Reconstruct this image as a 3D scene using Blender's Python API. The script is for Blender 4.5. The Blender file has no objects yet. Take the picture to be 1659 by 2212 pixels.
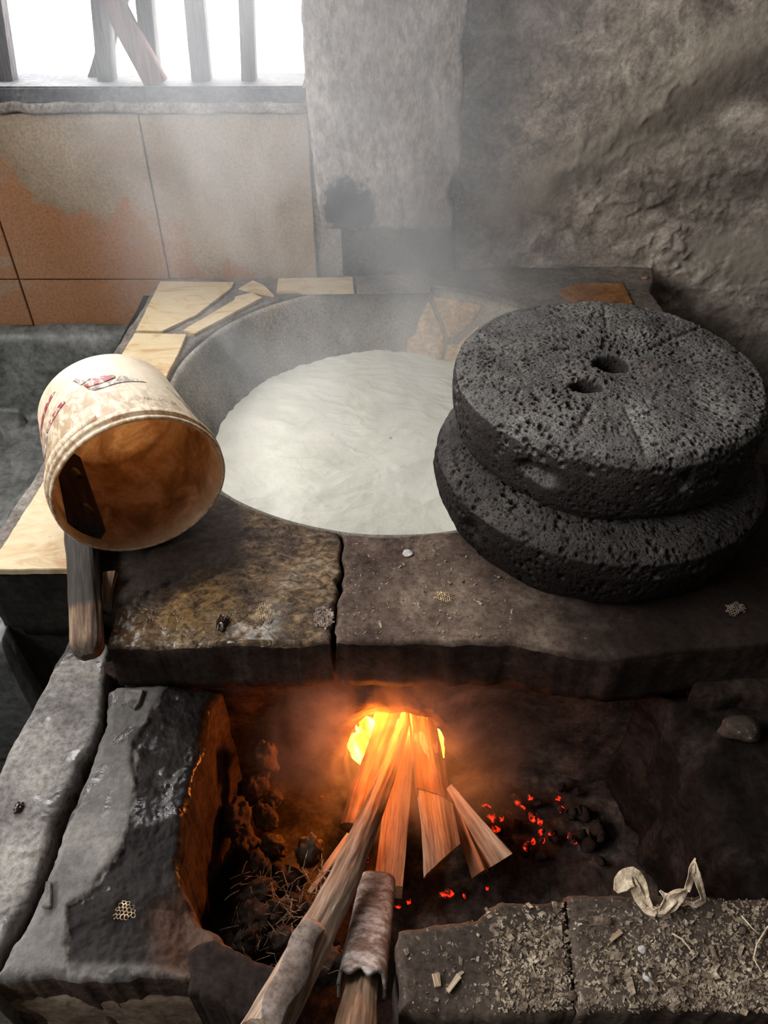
import bpy, bmesh, math, random
import numpy as np
from math import sin, cos, pi, radians, sqrt, atan2
from mathutils import Vector, Matrix

random.seed(7)
rng = np.random.default_rng(7)
SC = bpy.context.scene
COL = SC.collection

# ------------------------------------------------------------------ camera
FPX = 1661.0
CAM = np.array([0.0, 0.0, 1.55])
TH = radians(41.3)
cam_data = bpy.data.cameras.new('camera')
cam_data.sensor_fit = 'VERTICAL'
cam_data.sensor_height = 36.0
cam_data.sensor_width = 27.0
cam_data.lens = 36.0 * FPX / 2212.0
cam_data.clip_start = 0.02
cam = bpy.data.objects.new('camera', cam_data)
cam.location = CAM
cam.rotation_euler = (pi / 2 - TH, 0, 0)
COL.objects.link(cam)
SC.camera = cam

# ------------------------------------------------------------------ world, light, exposure
world = bpy.data.worlds.new('overcast_sky')
SC.world = world
world.use_nodes = True
wn = world.node_tree.nodes
wn['Background'].inputs['Color'].default_value = (1.0, 0.98, 0.955, 1)
wn['Background'].inputs['Strength'].default_value = 13.0
SC.view_settings.view_transform = 'Standard'
SC.view_settings.look = 'None'
SC.view_settings.gamma = 1.0
SC.view_settings.exposure = 0.0
SC.view_settings.use_curve_mapping = False


def portal(name, loc, rot, sx, sy):
    l = bpy.data.lights.new(name, 'AREA')
    l.shape = 'RECTANGLE'
    l.size = sx
    l.size_y = sy
    l.cycles.is_portal = True
    o = bpy.data.objects.new(name, l)
    o.location = loc
    o.rotation_euler = rot
    COL.objects.link(o)
    return o


WIN = (-1.75, -0.16, 1.13, 2.8)      # back window  x0 x1 z0 z1
SIDE = (-1.1, 1.3, 1.9, 3.05)        # left wall opening  y0 y1 z0 z1
portal('window_daylight', ((WIN[0] + WIN[1]) / 2, 1.93, (WIN[2] + WIN[3]) / 2), (-pi / 2, 0, 0), WIN[1] - WIN[0], WIN[3] - WIN[2])
portal('side_daylight', (-2.22, (SIDE[0] + SIDE[1]) / 2, (SIDE[2] + SIDE[3]) / 2), (0, -pi / 2, 0), SIDE[3] - SIDE[2], SIDE[1] - SIDE[0])


def lamp(name, loc, energy, color, radius):
    l = bpy.data.lights.new(name, 'POINT')
    l.energy = energy
    l.color = color
    l.shadow_soft_size = radius
    o = bpy.data.objects.new(name, l)
    o.location = loc
    COL.objects.link(o)


lamp('fire_light', (0.0, 0.775, 0.47), 9.0, (1.0, 0.30, 0.035), 0.03)
lamp('mouth_fill_light', (-0.01, 0.655, 0.553), 1.9, (1.0, 0.22, 0.02), 0.02)  # added fill lamp outside the mouth for logs and wall; no flame there

SC.cycles.volume_bounces = 1
SC.cycles.max_bounces = 8
SC.cycles.diffuse_bounces = 4
SC.cycles.glossy_bounces = 3
SC.cycles.transmission_bounces = 3
SC.cycles.sample_clamp_indirect = 6.0
SC.cycles.volume_step_rate = 2.5
SC.cycles.volume_max_steps = 128
SC.cycles.use_denoising = True
SC.cycles.caustics_reflective = False
SC.cycles.caustics_refractive = False


# ------------------------------------------------------------------ photograph pixel -> point on a real plane
def _ray(x, y):
    u = (x - 829.5) / FPX
    v = (y - 1106) / FPX
    return np.array([u, cos(TH) - v * sin(TH), -sin(TH) - v * cos(TH)])


def P(x, y, z):
    d = _ray(x, y)
    return CAM + d * (z - CAM[2]) / d[2]


def PY(x, y, Y):
    d = _ray(x, y)
    return CAM + d * Y / d[1]


def P2(pts, z):
    return [tuple(P(a, b, z)[:2]) for a, b in pts]


# ------------------------------------------------------------------ numeric noise
def _hash(ix, iy, iz, s):
    n = (ix.astype(np.int64) * 73856093) ^ (iy.astype(np.int64) * 19349663) ^ (iz.astype(np.int64) * 83492791) ^ (s * 2654435761)
    n = n & 0xffffffff
    n = ((n ^ (n >> 15)) * 0x2c1b3c6d) & 0xffffffff
    n = ((n ^ (n >> 12)) * 0x297a2d39) & 0xffffffff
    n = n ^ (n >> 15)
    return (n & 0xffff) / 65535.0


def vnoise(Q, s=0):
    i = np.floor(Q)
    f = Q - i
    u = f * f * (3 - 2 * f)
    i = i.astype(np.int64)
    r = 0
    for dx in (0, 1):
        wx = u[:, 0] if dx else 1 - u[:, 0]
        for dy in (0, 1):
            wy = u[:, 1] if dy else 1 - u[:, 1]
            for dz in (0, 1):
                wz = u[:, 2] if dz else 1 - u[:, 2]
                r = r + wx * wy * wz * _hash(i[:, 0] + dx, i[:, 1] + dy, i[:, 2] + dz, s)
    return r * 2 - 1


def fbm(Q, scale=1.0, octv=4, s=0, gain=0.5):
    Q = np.asarray(Q, float) * scale + 37.3
    a, r, t = 1.0, 0, 0
    for k in range(octv):
        r = r + a * vnoise(Q * (2.03 ** k), s + k)
        t += a
        a *= gain
    return r / t


def fbm3(Q, scale, octv=3, s=0):
    return np.stack([fbm(Q, scale, octv, s + 11 * k) for k in range(3)], 1)


# ------------------------------------------------------------------ mesh building
def build_mesh(name, V, faces, smooth=True):
    """V (n,3); faces: list of int arrays (m,k) or python lists"""
    V = np.asarray(V, np.float32)
    me = bpy.data.meshes.new(name)
    loops, sizes = [], []
    for F in faces:
        if isinstance(F, np.ndarray):
            loops.append(F.reshape(-1))
            sizes.append(np.full(len(F), F.shape[1]))
        else:
            for f in F:
                loops.append(np.asarray(f))
                sizes.append(np.array([len(f)]))
    L = np.concatenate(loops).astype(np.int32)
    S = np.concatenate(sizes).astype(np.int32)
    me.vertices.add(len(V))
    me.vertices.foreach_set('co', V.reshape(-1))
    me.loops.add(len(L))
    me.loops.foreach_set('vertex_index', L)
    me.polygons.add(len(S))
    st = np.concatenate([[0], np.cumsum(S)[:-1]]).astype(np.int32)
    me.polygons.foreach_set('loop_start', st)
    me.polygons.foreach_set('loop_total', S)
    me.polygons.foreach_set('use_smooth', np.full(len(S), smooth))
    me.update(calc_edges=True)
    me.validate()
    return me


def link(name, me, material=None, parent=None, loc=None, rot=None):
    o = bpy.data.objects.new(name, me)
    COL.objects.link(o)
    if material is not None and me is not None:
        ms = material if isinstance(material, (list, tuple)) else [material]
        for m in ms:
            me.materials.append(m)
    if parent is not None:
        o.parent = parent
    if loc is not None:
        o.location = loc
    if rot is not None:
        o.rotation_euler = rot
    return o


def tag(o, label=None, cat=None, group=None, kind=None):
    if label:
        o['label'] = label
    if cat:
        o['category'] = cat
    if group:
        o['group'] = group
    if kind:
        o['kind'] = kind
    return o


def empty(name, loc=(0, 0, 0)):
    o = bpy.data.objects.new(name, None)
    o.location = loc
    o.empty_display_size = 0.05
    COL.objects.link(o)
    return o


def rel(o, base):
    """move an object's mesh so it sits under an Empty placed at base"""
    return o


def resample(pl, n, smoothing=False):
    pl = np.asarray(pl, float)
    d = np.concatenate([[0], np.cumsum(np.linalg.norm(np.diff(pl, axis=0), axis=1))])
    t = np.linspace(0, d[-1], n)
    return np.stack([np.interp(t, d, pl[:, k]) for k in range(pl.shape[1])], 1)


def grid_quads(nu, nv, off=0, wrap_u=False, wrap_v=False, flip=False):
    iu = np.arange(nu if wrap_u else nu - 1)
    iv = np.arange(nv if wrap_v else nv - 1)
    I, J = np.meshgrid(iu, iv, indexing='ij')
    I, J = I.ravel(), J.ravel()
    I2, J2 = (I + 1) % nu, (J + 1) % nv
    q = np.stack([I * nv + J, I2 * nv + J, I2 * nv + J2, I * nv + J2], 1) + off
    return q[:, ::-1].copy() if flip else q


def slab_mesh(name, L, R, nu, nv, zt, zb, amp=0.002, scale=12, rnd=0.008, jag=0.003, seed=0, nsk=6, side=0.004, M=None, hfun=None, fine=0.0):
    """rough slab: rows run from polyline L to polyline R, top near zt, sides down to zb; M maps local to world"""
    L = resample(L, nu)
    R = resample(R, nu)
    s = (1 - np.cos(np.linspace(0, pi, nv))) / 2
    s = 0.5 * s + 0.5 * np.linspace(0, 1, nv)
    G = L[:, None, :] * (1 - s)[None, :, None] + R[:, None, :] * s[None, :, None]
    # jagged outline
    edge = np.zeros((nu, nv), bool)
    edge[0] = edge[-1] = True
    edge[:, 0] = edge[:, -1] = True
    Q = np.concatenate([G.reshape(-1, 2), np.full((nu * nv, 1), seed * 3.7)], 1)
    J = np.stack([fbm(Q, 30, 4, seed), fbm(Q, 30, 4, seed + 50)], 1).reshape(nu, nv, 2)
    wl = np.linalg.norm(R - L, axis=1)
    dl = s[None, :] * wl[:, None]
    dr = (1 - s)[None, :] * wl[:, None]
    al = np.concatenate([[0], np.cumsum(np.linalg.norm(np.diff(G[:, nv // 2], axis=0), axis=1))])
    d0 = np.repeat(al[:, None], nv, 1)
    d1 = np.repeat((al[-1] - al)[:, None], nv, 1)
    d = np.minimum(np.minimum(dl, dr), np.minimum(d0, d1))
    G = G + J * jag * 2 * np.exp(-(d / 0.03))[..., None]
    e = np.clip(d / max(rnd, 1e-5), 0, 1)
    wob = 1 + 0.6 * fbm(Q, 18, 3, seed + 9).reshape(nu, nv)
    z = zt - rnd * wob * (1 - np.sqrt(np.clip(1 - (1 - e) ** 2, 0, 1)))
    Q2 = np.concatenate([G.reshape(-1, 2), np.full((nu * nv, 1), seed * 1.3)], 1)
    z = z + amp * fbm(Q2, scale, 5, seed + 3).reshape(nu, nv) * 2
    if fine:
        z = z + fine * fbm(Q2, 130, 3, seed + 5).reshape(nu, nv)
    if hfun is not None:
        z = z + hfun(G[..., 0], G[..., 1])
    V = [np.concatenate([G, z[..., None]], 2).reshape(-1, 3)]
    F = [grid_quads(nu, nv)]
    # boundary loop
    b = [(i, 0) for i in range(nu)] + [(nu - 1, j) for j in range(1, nv)] + [(i, nv - 1) for i in range(nu - 2, -1, -1)] + [(0, j) for j in range(nv - 2, 0, -1)]
    idx = np.array([i * nv + j for i, j in b])
    base = V[0][idx]
    nb = len(idx)
    off = nu * nv
    ring_prev = idx
    cen = base.mean(0)
    for k in range(1, nsk + 1):
        t = k / nsk
        ring = base.copy()
        ring[:, 2] = base[:, 2] * (1 - t) + zb * t
        q = ring.copy()
        nz = np.stack([fbm(q, 22, 4, seed + 20), fbm(q, 22, 4, seed + 33)], 1)
        ring[:, :2] += nz * side * min(1.0, 2 * t)
        V.append(ring)
        cur = off + np.arange(nb)
        n1 = np.roll(np.arange(nb), -1)
        F.append(np.stack([ring_prev, ring_prev[n1], cur[n1], cur], 1)[:, ::-1])
        ring_prev = cur
        off += nb
    F.append([list(ring_prev)])
    V = np.concatenate(V)
    if M is not None:
        V = V @ np.asarray(M)[:3, :3].T + np.asarray(M)[:3, 3]
    me = build_mesh(name, V, F)
    mi = np.ones(len(me.polygons), np.int32)
    mi[:(nu - 1) * (nv - 1)] = 0
    me.polygons.foreach_set('material_index', mi)
    bm = bmesh.new()
    bm.from_mesh(me)
    bmesh.ops.recalc_face_normals(bm, faces=bm.faces)
    bm.to_mesh(me)
    bm.free()
    return me


def prism_mesh(name, pts, z0, z1, bevel=0.0015, jag=0.0, seed=0, step=None):
    """polygon with thickness, bevelled top edge; pts 2-D"""
    pts = np.asarray(pts, float)
    if step:
        c = np.vstack([pts, pts[:1]])
        n = max(len(pts) * 2, int(np.linalg.norm(np.diff(c, axis=0), axis=1).sum() / step))
        keep = resample(c, n)[:-1]
        q = np.concatenate([keep, np.full((len(keep), 1), seed)], 1)
        pts = keep + jag * np.stack([fbm(q, 60, 3, seed), fbm(q, 60, 3, seed + 7)], 1)
    bm = bmesh.new()
    f = bm.faces.new([bm.verts.new((x, y, z1)) for x, y in pts])
    r = bmesh.ops.extrude_face_region(bm, geom=[f])
    vs = [g for g in r['geom'] if isinstance(g, bmesh.types.BMVert)]
    for v in vs:
        v.co.z = z0
    bmesh.ops.recalc_face_normals(bm, faces=bm.faces)
    if bevel:
        es = [e for e in bm.edges if all(abs(v.co.z - z1) < 1e-6 for v in e.verts)]
        bmesh.ops.bevel(bm, geom=es, offset=bevel, segments=2, affect='EDGES')
    me = bpy.data.meshes.new(name)
    bm.to_mesh(me)
    bm.free()
    return me


def boxes_mesh(name, boxes, bevel=0.0, cuts=0, amp=0.0, seed=0):
    bm = bmesh.new()
    for (x0, x1, y0, y1, z0, z1) in boxes:
        r = bmesh.ops.create_cube(bm, size=1)
        for v in r['verts']:
            v.co = Vector(((x0 + x1) / 2 + v.co.x * (x1 - x0), (y0 + y1) / 2 + v.co.y * (y1 - y0), (z0 + z1) / 2 + v.co.z * (z1 - z0)))
    if bevel:
        bmesh.ops.bevel(bm, geom=list(bm.edges), offset=bevel, segments=2, affect='EDGES')
    if cuts:
        bmesh.ops.subdivide_edges(bm, edges=list(bm.edges), cuts=cuts, use_grid_fill=True)
    if amp:
        q = np.array([v.co[:] for v in bm.verts])
        d = fbm3(q, 14, 4, seed) * amp
        for v, dd in zip(bm.verts, d):
            v.co += Vector(dd)
    me = bpy.data.meshes.new(name)
    bm.to_mesh(me)
    bm.free()
    return me


def lathe_mesh(name, prof, n, noise=None, close_top=False, close_bot=False):
    prof = np.asarray(prof, float)
    a = np.linspace(0, 2 * pi, n, endpoint=False)
    V = np.stack([prof[None, :, 0] * np.cos(a)[:, None], prof[None, :, 0] * np.sin(a)[:, None], np.repeat(prof[None, :, 1], n, 0)], 2).reshape(-1, 3)
    if noise is not None:
        V = noise(V)
    F = [grid_quads(n, len(prof), wrap_u=True)]
    m = len(prof)
    if close_bot:
        F.append([[i * m for i in range(n)][::-1]])
    if close_top:
        F.append([[i * m + m - 1 for i in range(n)]])
    return build_mesh(name, V, F)


_ICO = {}


def rock_mesh(name, size, sub=3, amp=0.25, scale=1.6, seed=0, flat=1.0):
    if sub not in _ICO:
        bm = bmesh.new()
        bmesh.ops.create_icosphere(bm, subdivisions=sub, radius=1)
        _ICO[sub] = (np.array([v.co[:] for v in bm.verts]), np.array([[v.index for v in f.verts] for f in bm.faces]))
        bm.free()
    V, F = _ICO[sub]
    r = 1 + amp * 2 * fbm(V + seed * 5.1, scale, 4, seed)
    r = r * (1 - 0.18 * np.abs(fbm(V + seed, 3.5, 2, seed + 3)))
    W = V * r[:, None] * np.asarray(size)
    return build_mesh(name, W, [F])


def orient(A, B, up=(0, 0, 1)):
    """matrix with local z from A to B, local y towards up"""
    A, B = Vector(A), Vector(B)
    z = (B - A).normalized()
    x = Vector(up).cross(z).normalized()
    y = z.cross(x)
    return Matrix(((x.x, y.x, z.x, A.x), (x.y, y.y, z.y, A.y), (x.z, y.z, z.z, A.z), (0, 0, 0, 1)))


def log_mesh(name, length, sec0, sec1, n=40, amp=0.003, seed=0, ribs=0.0012, slant=(0, 0), slant0=(0, 0), bend=(0, 0), m=48):
    """split log along local z: cross-section polygons sec0 -> sec1 (same vertex count)"""
    a = resample(np.vstack([sec0, sec0[:1]]), m + 1)[:-1]
    b = resample(np.vstack([sec1, sec1[:1]]), m + 1)[:-1]
    V = []
    for i in range(n):
        t = i / (n - 1)
        s = a * (1 - t) + b * t
        z = t * length
        zz = z + (s[:, 0] * slant[0] + s[:, 1] * slant[1]) * t + (s[:, 0] * slant0[0] + s[:, 1] * slant0[1]) * (1 - t)
        q = np.stack([s[:, 0] * 1.0, s[:, 1] * 1.0, zz * 0.12], 1)
        rb = fbm(q, 220, 3, seed) * ribs
        lo = fbm(np.stack([s[:, 0], s[:, 1], zz], 1), 14, 3, seed + 4) * amp
        nrm = s / (np.linalg.norm(s, axis=1)[:, None] + 1e-9)
        s2 = s + nrm * (rb + lo)[:, None]
        bx = bend[0] * 4 * t * (1 - t)
        by = bend[1] * 4 * t * (1 - t)
        V.append(np.stack([s2[:, 0] + bx, s2[:, 1] + by, zz], 1))
    V = np.concatenate(V)
    c0 = V[:m].mean(0)
    c1 = V[-m:].mean(0)
    V = np.vstack([V, c0, c1])
    F = [grid_quads(n, m, wrap_v=True)]
    k = np.arange(m)
    k1 = (k + 1) % m
    F.append(np.stack([np.full(m, len(V) - 2), k, k1], 1))
    o = (n - 1) * m
    F.append(np.stack([np.full(m, len(V) - 1), o + k1, o + k], 1))
    me = build_mesh(name, V, F)
    me.polygons.foreach_set('use_smooth', np.zeros(len(me.polygons), bool))
    bm = bmesh.new()
    bm.from_mesh(me)
    bmesh.ops.recalc_face_normals(bm, faces=bm.faces)
    for f in bm.faces:
        f.smooth = len(f.verts) == 4
    for e in bm.edges:
        if len(e.link_faces) == 2 and e.calc_face_angle(0) > 0.7:
            e.smooth = False
    bm.to_mesh(me)
    bm.free()
    return me


def tube_mesh(name, pts, rad, n=6):
    pts = np.asarray(pts, float)
    rad = np.broadcast_to(np.asarray(rad, float), (len(pts),))
    V = []
    for i in range(len(pts)):
        t = pts[min(i + 1, len(pts) - 1)] - pts[max(i - 1, 0)]
        t = t / (np.linalg.norm(t) + 1e-9)
        a = np.cross(t, [0.3, 0.2, 0.93])
        a = a / (np.linalg.norm(a) + 1e-9)
        b = np.cross(t, a)
        for k in range(n):
            w = 2 * pi * k / n
            V.append(pts[i] + rad[i] * (a * cos(w) + b * sin(w)))
    F = [grid_quads(len(pts), n, wrap_v=True), [list(range(n))[::-1], list(range((len(pts) - 1) * n, len(pts) * n))]]
    return build_mesh(name, V, F)


# ------------------------------------------------------------------ materials
class N:
    def __init__(self, name):
        self.m = bpy.data.materials.new(name)
        self.m.use_nodes = True
        self.t = self.m.node_tree
        self.n = self.t.nodes
        self.bsdf = self.n['Principled BSDF']
        self.out = self.n['Material Output']
        self._tc = None

    def new(self, typ, **kw):
        x = self.n.new(typ)
        for k, v in kw.items():
            setattr(x, k, v)
        return x

    def put(self, sock, val):
        if isinstance(val, bpy.types.NodeSocket):
            self.t.links.new(val, sock)
        elif isinstance(val, (tuple, list)) and len(val) == 3 and sock.type == 'RGBA':
            sock.default_value = (*val, 1)
        else:
            sock.default_value = val

    def co(self, kind='Object', scale=None, loc=None, rot=None):
        if self._tc is None:
            self._tc = self.new('ShaderNodeTexCoord')
        s = self._tc.outputs[kind]
        if scale is not None or loc is not None or rot is not None:
            mp = self.new('ShaderNodeMapping')
            self.put(mp.inputs['Vector'], s)
            if scale is not None:
                mp.inputs['Scale'].default_value = scale if isinstance(scale, (tuple, list)) else (scale,) * 3
            if loc is not None:
                mp.inputs['Location'].default_value = loc
            if rot is not None:
                mp.inputs['Rotation'].default_value = rot
            s = mp.outputs[0]
        return s

    def noise(self, vec, scale=5.0, detail=6.0, rough=0.6, dist=0.0, out='Fac'):
        x = self.new('ShaderNodeTexNoise')
        self.put(x.inputs['Vector'], vec)
        x.inputs['Scale'].default_value = scale
        x.inputs['Detail'].default_value = detail
        x.inputs['Roughness'].default_value = rough
        x.inputs['Distortion'].default_value = dist
        return x.outputs[0 if out == 'Fac' else 1]

    def vor(self, vec, scale=5.0, feature='F1', out=0, rand=1.0):
        x = self.new('ShaderNodeTexVoronoi', feature=feature)
        self.put(x.inputs['Vector'], vec)
        x.inputs['Scale'].default_value = scale
        x.inputs['Randomness'].default_value = rand
        return x.outputs[out]

    def ramp(self, fac, stops, interp='LINEAR'):
        x = self.new('ShaderNodeValToRGB')
        cr = x.color_ramp
        cr.interpolation = interp
        while len(cr.elements) < len(stops):
            cr.elements.new(0.5)
        for e, (p, c) in zip(cr.elements, stops):
            e.position = p
            e.color = (*c, 1) if isinstance(c, (tuple, list)) else (c, c, c, 1)
        self.put(x.inputs[0], fac)
        return x.outputs[0]

    def mix(self, fac, a, b, blend='MIX'):
        x = self.new('ShaderNodeMix', data_type='RGBA', blend_type=blend)
        self.put(x.inputs[0], fac)
        self.put(x.inputs[6], a)
        self.put(x.inputs[7], b)
        return x.outputs[2]

    def math(self, op, a, b=0.0, clamp=False):
        x = self.new('ShaderNodeMath', operation=op, use_clamp=clamp)
        self.put(x.inputs[0], a)
        self.put(x.inputs[1], b)
        return x.outputs[0]

    def sep(self, v):
        x = self.new('ShaderNodeSeparateXYZ')
        self.put(x.inputs[0], v)
        return x.outputs

    def dist(self, vec, p):
        x = self.new('ShaderNodeVectorMath', operation='DISTANCE')
        self.put(x.inputs[0], vec)
        x.inputs[1].default_value = p
        return x.outputs['Value']

    def range(self, v, a, b, c=0.0, d=1.0, smooth=True):
        x = self.new('ShaderNodeMapRange', interpolation_type='SMOOTHSTEP' if smooth else 'LINEAR')
        self.put(x.inputs[0], v)
        x.inputs[1].default_value = a
        x.inputs[2].default_value = b
        x.inputs[3].default_value = c
        x.inputs[4].default_value = d
        return x.outputs[0]

    def bump(self, h, strength=0.5, dist=0.01, normal=None):
        x = self.new('ShaderNodeBump')
        x.inputs['Strength'].default_value = strength
        x.inputs['Distance'].default_value = dist
        self.put(x.inputs['Height'], h)
        if normal is not None:
            self.put(x.inputs['Normal'], normal)
        return x.outputs[0]

    def done(self, color=None, rough=None, normal=None, spec=0.5, **kw):
        b = self.bsdf
        if color is not None:
            self.put(b.inputs['Base Color'], color)
        if rough is not None:
            self.put(b.inputs['Roughness'], rough)
        if normal is not None:
            self.put(b.inputs['Normal'], normal)
        self.put(b.inputs['Specular IOR Level'], spec)
        for k, v in kw.items():
            self.put(b.inputs[k], v)
        return self.m


def rough_mat(name, cols, scale=6, detail=8, fine=90, bump=0.6, bd=0.004, rough=0.85, spots=None, wet=None, spec=0.12, stretch=None, soot=None):
    """mottled mineral surface: large mottling, fine grain, optional wet patches"""
    k = N(name)
    c = k.co('Object', scale=stretch)
    n1 = k.noise(c, scale, detail, 0.65, 0.4)
    n2 = k.noise(c, fine, 4, 0.7)
    col = k.ramp(n1, cols)
    col = k.mix(0.75, col, k.ramp(n2, [(0.32, 0.35), (0.5, 0.95), (0.68, 1.5)]), 'MULTIPLY')
    h = k.math('ADD', k.math('MULTIPLY', n1, 0.6), k.math('MULTIPLY', n2, 0.5))
    if spots:
        sc, th, cc = spots
        sp = k.ramp(k.noise(c, sc, 5, 0.7), [(th, 0.0), (th + 0.05, 1.0)])
        col = k.mix(sp, col, cc)
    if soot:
        # painted shade: colour darkens along x with a ragged border
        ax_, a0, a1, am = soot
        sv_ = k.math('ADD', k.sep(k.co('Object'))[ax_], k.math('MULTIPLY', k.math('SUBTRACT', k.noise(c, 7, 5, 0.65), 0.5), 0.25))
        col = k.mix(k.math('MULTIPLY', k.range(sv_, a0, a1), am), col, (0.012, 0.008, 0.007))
    r = rough
    nm = k.bump(h, bump * 0.5, bd)
    if wet:
        sc, th, rr = wet
        w = k.ramp(k.noise(k.co('Object', loc=(3.1, 1.7, 0)), sc, 4, 0.6, 0.6), [(th, 0.0), (th + 0.06, 1.0)])
        col = k.mix(k.math('MULTIPLY', w, 0.5), col, (0.02, 0.018, 0.016))
        rx = k.new('ShaderNodeMix', data_type='FLOAT')
        k.put(rx.inputs[0], w)
        rx.inputs[2].default_value = rough
        rx.inputs[3].default_value = rr
        r = rx.outputs[0]
        sp_ = k.new('ShaderNodeMix', data_type='FLOAT')
        k.put(sp_.inputs[0], w)
        sp_.inputs[2].default_value = 0.12
        sp_.inputs[3].default_value = 0.6
        spec = sp_.outputs[0]
    return k.done(col, r, nm, spec)


def wall_plaster():
    k = N('smoked_plaster')
    c = k.co('Object')
    big = k.noise(k.co('Object', rot=(0, 0.5, 0), scale=(1, 1, 1.9)), 2.6, 7, 0.62, 0.8)
    mid = k.noise(c, 13, 8, 0.7, 0.5)
    fine = k.noise(c, 120, 5, 0.7)
    col = k.ramp(big, [(0.28, (0.20, 0.165, 0.145)), (0.45, (0.38, 0.325, 0.285)), (0.56, (0.54, 0.47, 0.41)), (0.68, (0.7, 0.63, 0.54))])
    col = k.mix(0.85, col, k.ramp(mid, [(0.34, 0.4), (0.5, 0.95), (0.66, 1.6)]), 'MULTIPLY')
    col = k.mix(0.7, col, k.ramp(fine, [(0.3, 0.5), (0.5, 0.95), (0.7, 1.4)]), 'MULTIPLY')
    # pale salt blisters
    b = k.vor(c, 46, 'F1')
    band = k.range(k.noise(c, 4.2, 4, 0.6), 0.52, 0.62)
    bl = k.math('MULTIPLY', k.math('MULTIPLY', k.range(b, 0.5, 0.2), band), k.range(mid, 0.42, 0.55))
    col = k.mix(k.math('MULTIPLY', bl, 0.45), col, (0.42, 0.38, 0.31))
    # diagonal pale and darker bands: wall stains, with light painted in as well
    def line(p, q, w, amp, ns):
        dx, dz = q[0] - p[0], q[1] - p[1]
        L_ = sqrt(dx * dx + dz * dz)
        xx, _, zz_ = k.sep(c)
        a_ = k.math('MULTIPLY', k.math('SUBTRACT', xx, p[0]), -dz / L_)
        b_ = k.math('MULTIPLY', k.math('SUBTRACT', zz_, p[1]), dx / L_)
        d_ = k.math('ABSOLUTE', k.math('ADD', k.math('ADD', a_, b_), k.math('MULTIPLY', k.math('SUBTRACT', k.noise(c, ns, 6, 0.65), 0.5), amp)))
        al = k.math('ADD', k.math('MULTIPLY', k.math('SUBTRACT', xx, p[0]), dx / L_), k.math('MULTIPLY', k.math('SUBTRACT', zz_, p[1]), dz / L_))
        m_ = k.math('MULTIPLY', k.range(d_, w, w * 0.25), k.math('MULTIPLY', k.range(al, -0.06, 0.04), k.range(al, L_ + 0.06, L_ - 0.04)))
        return m_
    W_ = lambda a, b: (lambda v: (v[0], v[2]))(PY(a, b, 1.84))
    col = k.mix(k.math('MULTIPLY', line(W_(1060, 480), W_(1700, 40), 0.075, 0.22, 7), 0.55), col, (0.50, 0.44, 0.36))
    col = k.mix(k.math('MULTIPLY', line(W_(1330, 330), W_(1700, 110), 0.06, 0.10, 7), 0.62), col, (0.12, 0.10, 0.085))
    col = k.mix(k.math('MULTIPLY', line(W_(1190, 400), W_(1320, 330), 0.05, 0.12, 8), 0.6), col, (0.10, 0.088, 0.08))
    col = k.mix(k.math('MULTIPLY', line(W_(1250, 330), W_(1580, 300), 0.035, 0.10, 14), 0.45), col, (0.5, 0.46, 0.38))
    col = k.mix(k.math('MULTIPLY', line(W_(1330, 430), W_(1700, 380), 0.06, 0.14, 9), 0.5), col, (0.13, 0.11, 0.095))
    col = k.mix(k.math('MULTIPLY', line(W_(1500, 560), W_(1800, 560), 0.10, 0.08, 9), 0.7), col, (0.55, 0.5, 0.42))  # pool of daylight at lower right, painted as a pale band
    # soot above the stove and towards the foot of the wall
    z = k.sep(c)[2]
    so = k.range(k.math('ADD', k.math('ADD', z, k.math('MULTIPLY', k.sep(c)[0], 0.35)), k.math('MULTIPLY', k.noise(c, 5, 5, 0.6), 0.4)), 1.18, 0.98)
    col = k.mix(k.math('MULTIPLY', so, 0.6), col, (0.075, 0.072, 0.07))
    h = k.math('ADD', k.math('MULTIPLY', mid, 0.7), k.math('ADD', k.math('MULTIPLY', fine, 0.35), k.math('MULTIPLY', bl, 0.35)))
    return k.done(col, 0.92, k.bump(h, 0.45, 0.008), 0.1)


def pillar_plaster():
    k = N('grey_render')
    c = k.co('Object')
    big = k.noise(c, 4.5, 7, 0.6, 0.5)
    gr = k.noise(k.co('Object', scale=(1.0, 1.0, 0.5)), 85, 5, 0.75)
    col = k.ramp(big, [(0.3, (0.15, 0.125, 0.115)), (0.5, (0.25, 0.215, 0.197)), (0.7, (0.36, 0.32, 0.29))])
    col = k.mix(0.6, col, k.ramp(gr, [(0.38, 0.25), (0.5, 1.0), (0.62, 1.9)]), 'MULTIPLY')
    # the blue-black soot patch low on the pillar
    d = k.dist(c, (-0.073, 1.72, 0.93))
    p = k.range(k.math('ADD', d, k.math('MULTIPLY', k.noise(c, 16, 6, 0.7), 0.14)), 0.142, 0.120)
    col = k.mix(k.math('MULTIPLY', p, 0.95), col, (0.028, 0.03, 0.038))
    d2 = k.dist(c, (0.105, 1.72, 0.905))
    p2 = k.range(k.math('ADD', d2, k.math('MULTIPLY', k.noise(c, 30, 5, 0.6), 0.07)), 0.085, 0.06)
    col = k.mix(k.math('MULTIPLY', p2, 0.55), col, (0.12, 0.1, 0.09))
    return k.done(col, 0.92, k.bump(k.math('ADD', gr, k.math('MULTIPLY', big, 0.6)), 0.5, 0.005), 0.1)


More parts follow.
